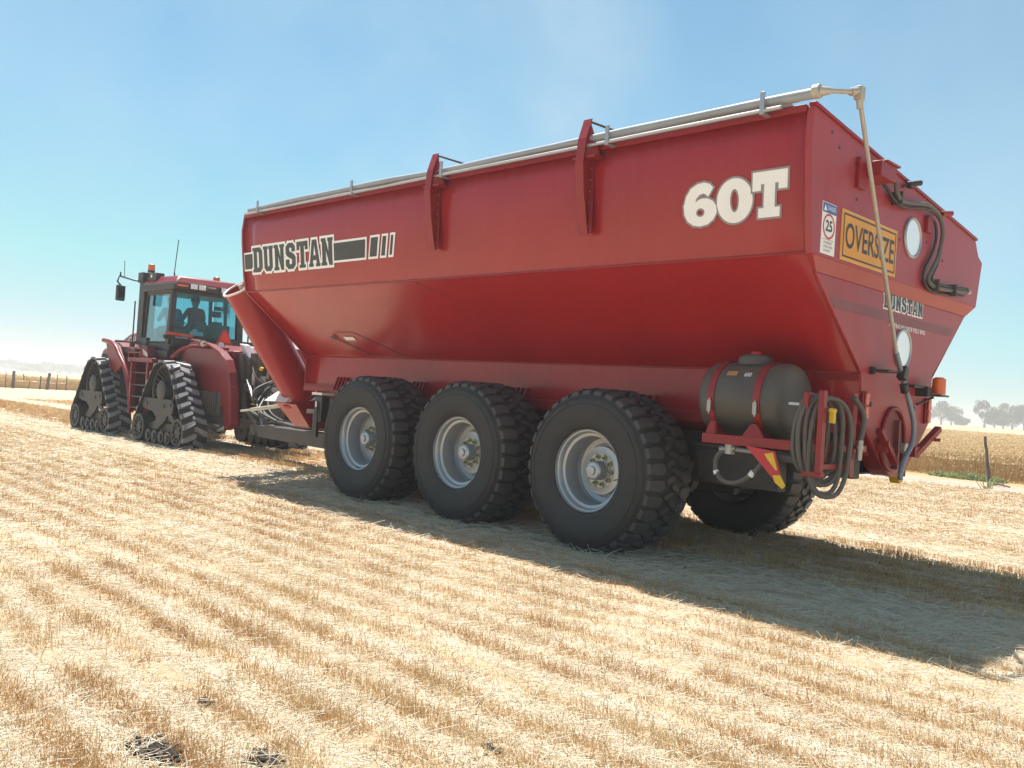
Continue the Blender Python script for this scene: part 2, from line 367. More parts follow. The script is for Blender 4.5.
def prisms(P0, P1, W, tint, bendv=None):
    """three sided stalks from P0 to P1 (n,3), width W (n)"""
    n = len(P0); D = P1-P0; D /= np.linalg.norm(D, axis=1, keepdims=True)+1e-9
    A = np.cross(D, np.tile([[.31,.22,.93]], (n,1))); A += np.where(np.linalg.norm(A, axis=1, keepdims=True) < .1, 1, 0)*np.array([[.5,0,0]])
    A /= np.linalg.norm(A, axis=1, keepdims=True)+1e-9; B = np.cross(D, A)
    vs = []
    pts = [P0, P1] if bendv is None else [P0, (P0+P1)/2+bendv, P1]
    for j, P in enumerate(pts):
        for k in range(3):
            a = 2*PI*k/3; vs.append(P+(A*math.cos(a)+B*math.sin(a))*W[:,None]*.5)
    V = np.stack(vs, 1).reshape(-1, 3); m = len(pts)*3; base = np.arange(n)[:,None]*m
    F = []
    for j in range(len(pts)-1):
        for k in range(3): F.append([j*3+k, j*3+(k+1)%3, (j+1)*3+(k+1)%3, (j+1)*3+k])
    F = (base[:,None,:]+np.array(F)[None]).reshape(-1, 4)
    return V, F, np.repeat(tint, m)
def polar(n, rmin, rmax, a0, a1, pw):
    u = RNG.random(n); r = (rmin**pw+u*(rmax**pw-rmin**pw))**(1/pw); a = R(a0)+RNG.random(n)*(R(a1)-R(a0))
    return CAMP[0]+r*np.sin(a), CAMP[1]+r*np.cos(a), r
def stubble():
    x, y, r = polar(800000, 2.0, 46, -88, 2, .75)
    y = np.round(y/.37)*.37+RNG.normal(0, 1, len(y))*np.where((y > 1.1) & (y < 3.8), .024, .050)*np.where(RNG.random(len(y)) < .25, 2., 1.)
    ok = (RNG.random(len(x)) > lane(y)*.97) & (y < 17) & (fnoise(x*1.3+40, y*2.2) > np.where((y > 1.) & (y < 3.9), .12, .25)+.2*(vnoise(x*.2, y*1.0+7)-.2)) & (vnoise(x*9, y*3.3)+.5*vnoise(x*23, y*3.3) > .34)
    inside = lambda x, y: ((x > -14.6) & (x < -11.5) & (y > .8) & (y < 4.1)) | ((x > -18.7) & (x < -15.6) & (y > .8) & (y < 4.1))
    ok &= ~inside(x, y) & (soilp(x, y) < .4)
    x, y, r = x[ok], y[ok], r[ok]; n = len(x); k = np.clip(r/7, 1, 3.2)
    h = np.where((y > 1.) & (y < 4.), .075+.03*RNG.random(n), (.026+.048*RNG.random(n)+.05*(RNG.random(n) < .04)))*(.7+.6*vnoise(x*2, y*3)); z = gz(x, y)-.01
    P0 = np.stack([x, y, z], 1); P1 = P0+np.stack([RNG.normal(0,.022,n), RNG.normal(0,.022,n), h], 1)
    t = np.clip(RNG.normal(.48, .25, n)+(vnoise(x*3, y*5)-.5)*.6+(vnoise(x*.3, y*1.6)-.5)*.5, 0, 1)
    V, F, T = prisms(P0, P1, .0026*k, t)
    o = raw_mesh('stubble', V, F, straw_mat('stubble_straw', (.88,.74,.49), (.78,.54,.27), (.62,.37,.16), transl=.35), T)
    tag(o, 'upright orange tan wheat stubble standing in long rows', 'stubble')
    # loose straw
    x, y, r = polar(330000, 1.9, 34, -90, 4, .72)
    ok = (y < 17) & (fnoise(x*.9, y*1.6+20) > .16) & (soilp(x, y) < .45) & (RNG.random(len(x)) > np.where((y > 1.1) & (y < 3.75), .8, .6)*(.5+.5*np.cos(2*PI*y/.37))**1.2) & ((y < 1.15) | (y > 3.75) | (RNG.random(len(x)) < .5)); x, y, r = x[ok], y[ok], r[ok]; n = len(x); k = np.clip(r/6, 1, 3)
    a = RNG.random(n)*2*PI; l = (.04+.16*RNG.random(n)**2.2)*np.clip(k, 1, 1.6); up = RNG.normal(.0, .12, n); zz = gz(x, y)+.008+.03*RNG.random(n)**1.5*(1-.8*lane(y))
    P0 = np.stack([x, y, zz], 1); P1 = P0+np.stack([np.cos(a)*l, np.sin(a)*l, np.abs(up)*l], 1)
    bend = np.stack([RNG.normal(0,.1,n)*l, RNG.normal(0,.1,n)*l, RNG.random(n)*.05*l], 1)
    t = np.clip(RNG.normal(.3, .28, n), 0, 1)
    V, F, T = prisms(P0, P1, .0027*k, t, bend)
    o = raw_mesh('loose_straw', V, F, straw_mat('loose_straw_mat', (.88,.82,.68), (.79,.67,.47), (.56,.38,.19), transl=.15), T)
    tag(o, 'pale loose straw and chaff strewn over the stubble', 'straw')
stubble()
def clods():
    n = 620; P = []
    while len(P) < n:
        c = random.choice(((2.52,-5.62,.19),(2.52,-5.62,.15),(2.86,-5.30,.10),(3.35,-4.45,.06),(2.1,-5.2,.05)))
        P.append((c[0]+random.gauss(0,c[2]*.5), c[1]+random.gauss(0,c[2]*.28)))
    P = np.array(P); r_ = .003+.010*RNG.random(n)**2; base = np.array([(x,y,z) for z in (-1,1) for x,y in ((-1,-1),(1,-1),(1,1),(-1,1))], float)
    V = base[None]*r_[:,None,None]*(.6+.7*RNG.random((n,8,3))); a = RNG.random(n)*6.28; c_, s_ = np.cos(a), np.sin(a)
    X = V[...,0]*c_[:,None]-V[...,1]*s_[:,None]; Y = V[...,0]*s_[:,None]+V[...,1]*c_[:,None]
    V = np.stack([X+P[:,0:1], Y+P[:,1:2], V[...,2]+.012+.4*r_[:,None]], -1).reshape(-1,3)
    F = (np.arange(n)[:,None,None]*8+np.array([(0,3,2,1),(4,5,6,7),(0,1,5,4),(1,2,6,5),(2,3,7,6),(3,0,4,7)])[None]).reshape(-1,4)
    o = raw_mesh('soil_clods', V, F, mat('dark_soil', (.035,.026,.02), .95, var=.4, vscale=30)); tag(o, 'small crumbs of dark bare soil showing through the straw', 'soil')
clods()

def crop():
    m = straw_mat('ripe_wheat', (.80,.64,.40), (.70,.52,.28), (.58,.39,.18), transl=.3)
    # canopy sheets (solid mass below the ears)
    def sheet(name, xs, ys, lab):
        X, Y = np.meshgrid(xs, ys, indexing='ij'); Z = terrain(X, Y)+.50+.14*(fnoise(X*1.7, Y*1.7)-.5)+.1*(vnoise(X*6, Y*6)-.5)
        nx, ny = X.shape; V = np.stack([X,Y,Z], -1).reshape(-1,3); idx = np.arange(nx*ny).reshape(nx,ny)
        F = np.stack([idx[:-1,:-1], idx[1:,:-1], idx[1:,1:], idx[:-1,1:]], -1).reshape(-1,4)
        edge = list(idx[:,0])+list(idx[-1,1:])+list(idx[::-1,-1][1:])+list(idx[0,::-1][1:])
        E = V[edge].copy(); E[:,2] = terrain(E[:,0], E[:,1])-.05; b = len(V); V = np.vstack([V, E])
        S = np.array([[edge[i], edge[i+1], b+i+1, b+i] for i in range(len(edge)-1)]); F = np.vstack([F, S])
        o = raw_mesh(name, V, F, m, np.clip(.45+.5*(fnoise(V[:,0]*2.5, V[:,1]*2.5)-.5)*2+RNG.normal(0,.1,len(V)), 0, 1)); tag(o, lab, 'wheat crop'); return o
    g = lambda a, b, s, far: np.array(sorted(set(list(np.arange(a, b, s))+list(np.geomspace(b, far, 60)))))
    a = sheet('wheat_crop', np.unique(np.concatenate([-np.geomspace(66, 1500, 50), np.arange(-64, 14, .35), np.geomspace(15, 900, 30)])), g(22.4, 42, .3, 1450), 'ripe golden wheat standing beyond the leaning fence post')
    b = sheet('wheat_crop', -np.array(sorted(set(list(np.arange(64.8, 90, .5))+list(np.geomspace(91, 1450, 50))))), np.concatenate([-np.geomspace(20, 1200, 40)[::-1], np.arange(-19, 21.4, .5)]), 'hazy golden wheat standing behind the row of fence posts')
    def ears(x, y, r, parent):
        n = len(x); k = np.clip(r/16, 1, 9); z = terrain(x, y); h = (.62+.16*RNG.random(n)+.1*(fnoise(x*1.5,y*1.5)-.5))*np.where((r < 36) & (RNG.random(n) < .5), .35+.65*RNG.random(n), 1)
        lean = np.stack([RNG.normal(0,.07,n), RNG.normal(0,.07,n), h], 1); P0 = np.stack([x,y,z+np.where(r > 38, .35, 0.)],1); P1 = np.stack([x,y,z],1)+lean
        t = np.clip(RNG.normal(.45,.25,n), 0, 1); V, F, T = prisms(P0, P1, .005*k, t)
        Q1 = P1+np.stack([RNG.normal(0,.05,n), RNG.normal(0,.05,n), RNG.normal(.03,.03,n)], 1); V2, F2, T2 = prisms(P1, Q1, .010*k, np.clip(t-.1,0,1))
        F2 = F2+len(V); o = raw_mesh('wheat_ears', np.vstack([V,V2]), np.vstack([F,F2]), m, np.concatenate([T,T2]), parent=parent)
    x, y, r = polar(150000, 24, 120, -30, 3, .5); ok = (y > 21.0+.5*vnoise(x*.8, x*0)) & (x > -64); ears(x[ok], y[ok], r[ok], a)
    x, y, r = polar(60000, 66, 150, -82, -62, .6); ok = (x < -64.4) & (y < 21.2); ears(x[ok], y[ok], r[ok], b)
crop()

# green weeds at the edge of the crop
def weeds(name, cx, cy, rx, ry, n, h, lab):
    a = RNG.random(n)*2*PI; q = np.sqrt(RNG.random(n)); x = cx+np.cos(a)*q*rx; y = cy+np.sin(a)*q*ry; z = terrain(x, y)
    L = h*(.5+.7*RNG.random(n))*(1.1-q*.5); P0 = np.stack([x,y,z],1); P1 = P0+np.stack([RNG.normal(0,.12,n)*1., RNG.normal(0,.12,n)*1., L],1)
    V, F, T = prisms(P0, P1, np.full(n,.022), RNG.random(n)); o = raw_mesh(name, V, F, straw_mat('weed_green', (.55,.55,.30), (.40,.46,.20), (.24,.30,.11), transl=.3), T); tag(o, lab, 'weeds'); return o
weeds('weeds', -3.0, 20.75, 1.1, .3, 420, .20, 'low green weeds along the wheat edge beside the leaning post')
weeds('weeds', -5.9, 17.6, .12, .1, 40, .26, 'small green weed on the bare track behind the hopper tip')
weeds('weeds', -1.35, 17.3, .14, .12, 18, .30, 'small green weed sprig below the leaning fence post')

# ------------------------------------------------------------------ FENCES
def post(p, top, r, lab, grp=None, name='fence_post'):
    p = Vector(p); top = Vector(top); n = 7; pts = [p.lerp(top, i/n)+Vector((random.gauss(0,.008), random.gauss(0,.008), 0)) for i in range(n+1)]
    b = MB(); b.tube([q-p for q in pts], [r*(1.1-.25*i/n)*random.uniform(.9,1.1) for i in range(n+1)], 8)
    o = b.build(name, M['wood'], None, smooth=50, loc=p); tag(o, lab, 'fence post', grp); return o
post((-1.97,19.5,-.1), (-2.17,19.5,1.32), .045, 'dark leaning timber fence post at the edge of the wheat')
b = MB(); b.tube([(0,0,.03),(.3,-.12,.06),(.62,-.22,.02)], [.035,.03,.02], 7); b.tube([(.3,-.12,.05),(.42,-.02,.08)], .012, 5)
tag(b.build('fallen_stick', M['wood'], None, loc=(-1.95,19.25,0)), 'broken dark stick lying at the foot of the leaning post', 'stick')
b = MB(); b.tube([(0,0,.03),(.35,-.1,.05),(.7,-.3,.02)], [.03,.025,.015], 7)
tag(b.build('fallen_stick', M['wood'], None, loc=(-4.6,17.9,0)), 'dark stick lying on the bare track behind the hopper tip', 'stick')
fx = -63.
def fpy(u): # y at which the pixel column of a post meets the fence line
    d = {2:10.5, 9:11.0, 15:11.4, 22:11.9, 30:12.5, 35:12.85, 47:13.65, 54:14.1, 63:14.75, 72:15.4, 82:16.1, 91:16.8}; return d[u]
G = 'posts of the far left fence'
for u, h, r, ln, lab in ((2,1.15,.035,0,'thin grey fence post at the left edge of the photo'),(9,1.12,.03,0,'thin fence post second from the left edge'),(15,1.1,.03,.0,'thin fence post just left of the first thick post'),
    (22,1.22,.11,-.02,'thick square timber fence post nearer the left edge'),(35,.55,.03,.12,'short broken fence post leaning right between the thick posts'),
    (47,.98,.05,0,'medium fence post just left of the leaning thick post'),(54,1.2,.12,.12,'thick timber fence post leaning right'),(63,1.12,.035,0,'thin fence post just right of the leaning thick post'),(72,1.1,.035,0,'thin fence post nearest the black front track')):
    y = fpy(u); z = float(terrain(fx, y)); post((fx, y, z-.1), (fx, y+ln, z+h), r, lab, G)
wr = MB()
for hz_ in (.35,.65,.98):
    pts = [(fx, y, float(terrain(fx, y))+hz_-.02*math.sin((y*7)%PI)) for y in np.arange(6, 19.6, .5)]
    wr.tube(pts, .006, 4)
wb = wr.build('fence_wire', M['wire'], None); tag(wb, 'thin sagging wires strung between the far left fence posts', 'wire')
b = MB(); b.tube([(0,0,0),(0,.05,-.28),(0,.02,-.42)], .03, 6); tag(b.build('hanging_dropper', M['wood'], None, loc=(fx, 12.5, float(terrain(fx,12.5))+1.05)), 'short wooden dropper hanging from the fence wire', 'fence dropper')

# ------------------------------------------------------------------ TREES
def tree(loc, H, W, seed, lab, grp, nl=1500, ls=.34):
    rng = np.random.default_rng(seed); root = empty('gum_tree', loc); tag(root, lab, 'tree', grp)
    b = MB(); lean = rng.normal(0, .05, 2); th = H*.42
    trunk = [(lean[0]*th*t, lean[1]*th*t, th*t-.3) for t in (0,.25,.5,.75,1)]
    b.tube(trunk, [H*.035*(1.2-.6*t) for t in (0,.25,.5,.75,1)], 8); cl = []
    top = Vector(trunk[-1])
    for i in range(9):
        a = rng.random()*2*PI; rr = W*(.2+.3*rng.random()); zz = H*(.30+.52*rng.random()); e = Vector((math.cos(a)*rr, math.sin(a)*rr, zz)); s = Vector(trunk[2+i%3])
        mid = s.lerp(e, .5)+Vector((0,0,-H*.03)); b.tube([s, mid, e], [H*.014, H*.009, H*.003], 5); cl.append(e)
    cl += [top+Vector((rng.normal(0,W*.16), rng.normal(0,W*.16), H*(.25+.25*rng.random()))) for _ in range(4)]
    b.build('trunk', M['bark'], root, smooth=60)
    P = []
    for c in cl:
        n = nl//len(cl); d = rng.normal(0, 1, (n,3)); d /= np.linalg.norm(d, axis=1, keepdims=True); q = rng.random(n)**.5
        sz = np.array([W*.23, W*.23, H*.16])*(.7+.6*rng.random()); P.append(np.array(c)+d*q[:,None]*sz)
    P = np.vstack(P); n = len(P); u = rng.normal(0,1,(n,3)); u /= np.linalg.norm(u,axis=1,keepdims=True); w = np.cross(u, rng.normal(0,1,(n,3))); w /= np.linalg.norm(w,axis=1,keepdims=True)
    s = ls*(.6+.8*rng.random((n,1))); V = np.stack([P-u*s, P+w*s*.55, P+u*s, P-w*s*.55], 1).reshape(-1,3); F = np.arange(n*4).reshape(-1,4)
    raw_mesh('crown', V, F, M['leaf'], None, kind=None, parent=root)
def dirpt(u, d):
    yaw = R(-45.394)+math.atan((u-512)/893.76); x = CAMP[0]+d*math.sin(yaw); y = CAMP[1]+d*math.cos(yaw); return (x, y, float(terrain(x, y)))
for i, (u, d, H, W, lab) in enumerate(((943,430,12,9.5,'tall hazy gum tree right beside the orange beacon'),(953,440,9,7.5,'rounder hazy gum tree just right of the one by the beacon'),(962,450,4.5,6,'low hazy bush at the right foot of the beacon side trees'),
    (986,400,12,7,'slim hazy gum tree at the left end of the right hand clump'),(996,415,7.5,7,'short wide hazy tree second in the right hand clump'),(1005,420,9.5,8,'full hazy gum tree in the middle of the right hand clump'),(1014,410,11.3,9,'broad hazy gum tree left of the one cut by the right edge'),(1026,420,10.7,9,'hazy gum tree cut by the right edge of the photo'))):
    tree(dirpt(u, d), H, W, 40+i, lab, None, 2600, .34)
lx = [(-14,900,12),(6,960,13),(24,1000,11),(33,880,9),(46,950,12.5),(58,930,10),(70,900,11),(84,990,13)]
for i, (u, d, H) in enumerate(lx):
    tree(dirpt(u, d), H, H*2.0, 90+i, 'faint hazy tree in the far treeline behind the left fence', 'far left treeline', 700, .8)
for i, (u, d, H) in enumerate(((1075,430,10),(1120,460,11),(880,450,9),(-60,900,12))):
    tree(dirpt(u, d), H, H*.9, 130+i, 'hazy gum tree beyond the frame of the far paddock', 'trees beyond the paddock', 1200, .4)

# ================================================================== GRAIN CART
cart = empty('grain_cart', (0,0,0)); tag(cart, 'long red three axle grain cart with grey rolled tarp and six big tyres', 'grain cart')
XF, XB = -7.34, 2.54
NEAR = [(-.28,4.24),(-.305,4.0),(-.29,3.8),(-.222,3.25),(-.17,3.01)]
def wally(z):
    for (y0,z0),(y1,z1) in zip(NEAR, NEAR[1:]):
        if z <= z0+1e-6 and z >= z1-1e-6: return y0+(y1-y0)*(z0-z)/(z0-z1)
    return -.28
# hopper: near wall, near slope, skirt, bottom, far skirt, far slope, far wall (lofted along the cart), wall thickness by solidify
sec = NEAR+[(.44,2.54),(1.05,2.05),(1.05,1.57),(2.78,1.57),(2.78,2.05),(3.86,3.01),(3.98,3.54),(3.75,3.72)]
b = MB(); xs_ = list(np.linspace(XF, XB-.062, 24))
vs = [(x, y, z) for x in xs_ for y, z in sec]; m_ = len(sec)
b.add(vs, [(i*m_+j, i*m_+j+1, (i+1)*m_+j+1, (i+1)*m_+j) for i in range(len(xs_)-1) for j in range(m_-1)])
# front wall
b.add([(XF, y, z) for y, z in sec], [tuple(range(m_))])
hop = b.build('hopper', M['red'], cart, smooth=18)
so = hop.modifiers.new('Solid', 'SOLIDIFY'); so.thickness = .012; so.offset = -1
# weld bead along the crease and lip below the upper wall, top rail
b = MB(); b.tube([(XF,-.172,3.012),(XB-.06,-.172,3.012)], .014, 8); b.tube([(XF,1.045,2.05),(XB-.06,1.045,2.05)], .011, 8)
b.box((XF,-.315,4.20),(XB-.07,-.255,4.262)); b.box((XF,3.70,3.70),(XB-.07,3.80,3.76)); b.box((XF,1.02,1.545),(XB-.1,1.07,1.585))
for y in (0.0, .35,.7): pass
b.build('top_rail', M['redd'], cart, bevel=.004)
# front end flange, slightly proud
b = MB(); pl = [(y, z) for y, z in NEAR]
for (y0,z0),(y1,z1) in zip(pl, pl[1:]): b.bar((XF-.012,y0-.006,z0),(XF-.012,y1-.006,z1), .02, .05, up=(1,0,0))
b.bar((XF-.012,-.17,3.01),(XF-.012,1.05,2.05), .02,.05, up=(1,0,0)); b.bar((XF-.012,1.05,2.05),(XF-.012,1.05,1.57), .02,.05, up=(1,0,0))
b.build('front_flange', M['redd'], cart)
# rear panel: upper plane, bevel ledge, lower plane with chute
up_ = [(-.285,4.245),(-.31,4.0),(-.297,3.8),(-.228,3.25),(-.178,3.0),(3.87,3.0),(4.0,3.54),(3.86,3.60),(3.74,3.76)]
lo_ = [(.0,2.87),(3.68,2.87),(2.80,2.13),(2.83,1.65),(2.24,1.11),(2.10,1.055),(1.97,1.04),(1.84,1.055),(1.71,1.11),(1.10,1.57),(1.04,2.05)]
b = MB(); b.plate(up_, 0, XB-.066, XB); b.build('rear_panel', M['redrear'], cart, smooth=20, bevel=.006)
b = MB()
b.hexa([(XB,-.17,3.0),(XB,3.86,3.0),(XB-.06,3.86,3.0),(XB-.06,-.17,3.0)], [(XB-.045,.0,2.872),(XB-.045,3.68,2.872),(XB-.06,3.68,2.872),(XB-.06,.0,2.872)])
b.plate(lo_, 0, XB-.08, XB-.05)
b.build('rear_chute_panel', M['redrear'], cart, smooth=20, bevel=.005)
b = MB()      # chute sides: box behind the lower panel
for (y0,z0),(y1,z1) in zip(lo_[2:], lo_[3:]): b.hexa([(XB-.08,y0,z0),(XB-.5,y0,z0),(XB-.5,y0*.98+.04,z0+.02),(XB-.08,y0*.98+.04,z0+.02)], [(XB-.08,y1,z1),(XB-.5,y1,z1),(XB-.5,y1*.98+.04,z1+.02),(XB-.08,y1*.98+.04,z1+.02)])
b.build('chute_side', M['redd'], cart)
# top lip of the rear panel
b = MB(); b.bar((XB-.015,-.30,4.262),(XB-.015,3.75,3.775), .07, .03); b.build('rear_lip', M['redd'], cart, bevel=.004)
# oval opening with flange
b = MB(); oc = (1.82,1.38)
pts = [(oc[0]+.29*math.cos(a), oc[1]+(.36 if math.sin(a) > 0 else .27)*math.sin(a)) for a in np.linspace(0, 2*PI, 33)[:-1]]
b.tube([(XB-.03, y, z) for y, z in pts], .022, 8, closed=True)
b.build('opening_flange', M['redd'], cart, smooth=50)
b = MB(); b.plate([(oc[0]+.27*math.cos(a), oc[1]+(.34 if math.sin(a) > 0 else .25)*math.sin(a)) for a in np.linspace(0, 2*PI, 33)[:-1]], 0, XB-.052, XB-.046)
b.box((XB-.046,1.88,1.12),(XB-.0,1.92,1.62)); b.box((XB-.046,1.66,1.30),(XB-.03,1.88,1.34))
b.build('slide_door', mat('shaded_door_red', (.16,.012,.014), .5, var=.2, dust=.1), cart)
b = MB(); b.cyl((XB-.03,2.02,1.34),(XB+.03,2.02,1.34), .055, n=14); b.build('door_roller', M['galv'], cart)
b = MB()      # two latch arms
b.bar((XB+.03,1.33,1.52),(XB+.06,1.66,1.20), .05,.07, up=(1,0,0)); b.box((XB-.05,1.46,1.30),(XB+.06,1.52,1.42)); b.cyl((XB+.05,1.44,1.40),(XB+.09,1.44,1.40), .02)
b.build('latch_arm', M['redd'], cart, bevel=.004)
b = MB(); b.bar((XB+.02,2.25,1.27),(XB+.08,2.72,1.56), .06,.07, up=(1,0,0)); b.box((XB-.05,2.2,1.25),(XB+.05,2.34,1.36)); b.cyl((XB+.02,2.55,1.44),(XB+.14,2.62,1.44), .018)
b.build('latch_arm', M['redd'], cart, bevel=.004)
b = MB(); b.hexa([(XB-.1,2.12,1.1),(XB-.1,2.26,1.1),(XB-.2,2.26,1.1),(XB-.2,2.12,1.1)], [(XB-.1,2.22,.96),(XB-.1,2.3,.98),(XB-.2,2.3,.98),(XB-.2,2.22,.96)]); b.build('yellow_clip', M['yell'], cart)
for y, z in ((1.27,1.76),(2.33,1.76)): b = MB(); b.cyl((XB-.06,y,z),(XB-.035,y,z), .022, n=10); b.build('drain_plug', M['dark'], cart)
# rear lights
for y in (1.11, 2.67):
    b = MB(); b.box((XB-.05,y-.055,1.60),(XB-.02,y+.055,1.88)); h_ = b.build('marker_light', M['redd'], cart, bevel=.02)
    b = MB(); b.box((XB-.02,y-.04,1.745),(XB+.0,y+.04,1.865)); b.box((XB-.02,y-.04,1.615),(XB+.0,y+.04,1.735)); b.build('lens', M['redlens'], h_, bevel=.008)
b = MB(); b.box((XB-.05,2.08,1.97),(XB+.05,2.45,2.0)); b.box((XB-.05,2.36,1.89),(XB+.08,2.48,1.99)); b.box((XB-.0,2.48,1.90),(XB+.17,2.72,1.92)); b.tube([(XB-.04,2.4,1.8),(XB+.05,2.6,1.89)], .015, 6)
bk = b.build('beacon_bracket', M['black'], cart, bevel=.006)
b = MB(); b.cyl((XB+.1,2.6,1.925),(XB+.1,2.6,2.09), .07, .068, n=22); b.cyl((XB+.1,2.6,2.09),(XB+.1,2.6,2.105), .06, .04, n=20); b.build('beacon', M['orange'], bk)
# white discs
for y, z in ((1.905,3.485),(1.95,2.355)):
    x0 = XB if z > 3 else XB-.05
    b = MB(); b.tube([(x0+.008, y+.195*math.cos(a), z+.195*math.sin(a)) for a in np.linspace(0, 2*PI, 37)[:-1]], .017, 8, closed=True); rg = b.build('round_window', M['alu'], cart)
    b = MB(); b.cyl((x0,y,z),(x0+.01,y,z), .186, n=36); b.build('disc', M['refl'], rg)
# decals: rear
def rmap(y0, z0, x0=XB): return lambda u, v, d: (x0+d, y0+u, z0+v)
def rect(name, f, u0, v0, u1, v1, d, m, parent, th=.0015):
    b = MB(); b.hexa([f(u0,v0,d-th),f(u1,v0,d-th),f(u1,v1,d-th),f(u0,v1,d-th)], [f(u0,v0,d),f(u1,v0,d),f(u1,v1,d),f(u0,v1,d)]); return b.build(name, m, parent, smooth=0)
def frame(name, f, u0, v0, u1, v1, w, d, m, parent):
    b = MB()
    for a in ((u0,v0,u1,v0+w),(u0,v1-w,u1,v1),(u0,v0+w,u0+w,v1-w),(u1-w,v0+w,u1,v1-w)): b.add([f(a[0],a[1],d),f(a[2],a[1],d),f(a[2],a[3],d),f(a[0],a[3],d)], [(0,1,2,3)])
    return b.build(name, m, parent, smooth=0)
f = rmap(.325, 3.03); sg = rect('oversize_sign', f, 0, 0, 1.20, .455, .008, M['signb'], cart, .008)
rect('sign_face', f, .012,.012,1.188,.443,.010, M['sign'], sg); frame('sign_border', f, .03,.03,1.17,.425,.016,.012, M['blkst'], sg)
textmesh('OVERSIZE', rmap(.325+.075, 3.03+.115), .235, M['blkst'], 'sign_lettering', sg, .0125, width=1.06, off=.012)
f = rmap(-.045, 3.03); st = rect('speed_sticker', f, 0, 0, .262, .45, .004, M['cream'], cart, .004)
rect('sticker_header', f, .006,.36,.256,.444,.006, M['blue'], st)
textmesh('DANGER', rmap(-.045+.09, 3.03+.385), .04, M['white'], 'header_lettering', st, .0065, width=.15)
b = MB(); b.add([f(.02,.375,.0065),f(.075,.375,.0065),f(.0475,.43,.0065)], [(0,1,2)]); b.build('header_mark', M['white'], st, smooth=0)
b = MB(); n = 36; c0 = [(.131+.112*math.cos(2*PI*k/n), .245+.112*math.sin(2*PI*k/n)) for k in range(n)]; c1 = [(.131+.094*math.cos(2*PI*k/n), .245+.094*math.sin(2*PI*k/n)) for k in range(n)]
b.add([f(*p,.0065) for p in c0]+[f(*p,.0065) for p in c1], [(k,(k+1)%n,n+(k+1)%n,n+k) for k in range(n)]); b.build('speed_ring', M['redst'], st, smooth=0)
textmesh('25', rmap(-.045+.068, 3.03+.2), .1, M['blkst'], 'speed_number', st, .0066, width=.126, off=.02)
rect('rule_line', f, .02,.126,.242,.13,.0062, M['greyst'], st)
for i, t in enumerate(('MAXIMUM', 'SPEED WHEN', 'LOADED')): textmesh(t, rmap(-.045+.05, 3.03+.09-.034*i), .021, M['greyst'], 'small_print', st, .0062, width=(.15,.17,.13)[i])
letters('DUNSTAN', rmap(1.44, 2.725, XB-.05), .128, .155, .014, .002, M['blkst'], M['cream'], 'rear_name', cart, .014, slant=-.05)
textmesh('AUSTRALIAN MADE FIELD BINS', rmap(1.58, 2.548, XB-.05), .045, M['cream'], 'rear_small_name', cart, .006, width=.93, off=.01)
b = MB(); b.add([(XB-.047,.40,2.60),(XB-.047,3.22,2.60),(XB-.047,3.33,2.69),(XB-.047,.28,2.69)], [(0,1,2,3)]); b.build('rear_stripe', mat('dark_purple_stripe', (.20,.03,.05), .45, var=.1, dust=.12), cart, smooth=0)  # darker purple-red band across the lower rear panel
# decals: side
def smap(x0, z0): return lambda u, v, d: (x0+u, wally(z0+v)-.004-d, z0+v)
letters('DUNSTAN', smap(-7.04, 3.305), .31, .39, .024, .004, M['blkst'], M['cream'], 'side_name', cart, .036)
def sdecal(name, x0, x1, z0, z1, d, m, sl=0.):
    f = smap(0, 0); b = MB(); b.add([f(x0,z0,d),f(x1,z0,d),f(x1+sl,z1,d),f(x0+sl,z1,d)], [(0,1,2,3)]); return b
def striped(x0, x1, z0, z1, w, sl=0., ends=True):
    b = sdecal('', x0, x1, z0, z1, .002, None, sl); e = b.build('side_stripe', M['cream'], cart, smooth=0)
    b = sdecal('', x0+w, x1-w, z0+w, z1-w, .0035, None, sl*.8); b.build('stripe_fill', M['blkst'], e, smooth=0)
striped(-7.335, -7.02, 3.34, 3.635, .028); striped(-4.80, -3.93, 3.33, 3.635, .03, .03)
striped(-3.885, -3.66, 3.33, 3.645, .03, .06); striped(-3.62, -3.475, 3.33, 3.645, .03, .06); striped(-3.435, -3.32, 3.33, 3.645, .03, .06)
letters('60', smap(1.25, 3.315), .37, .40, -.005, .004, M['cream'], M['greyst'], 'capacity_number', cart, .018, slant=.0)
letters('t', smap(1.975, 3.335), .34, .40, 0, .009, M['cream'], M['greyst'], 'capacity_letter', cart, .018, slant=.04)
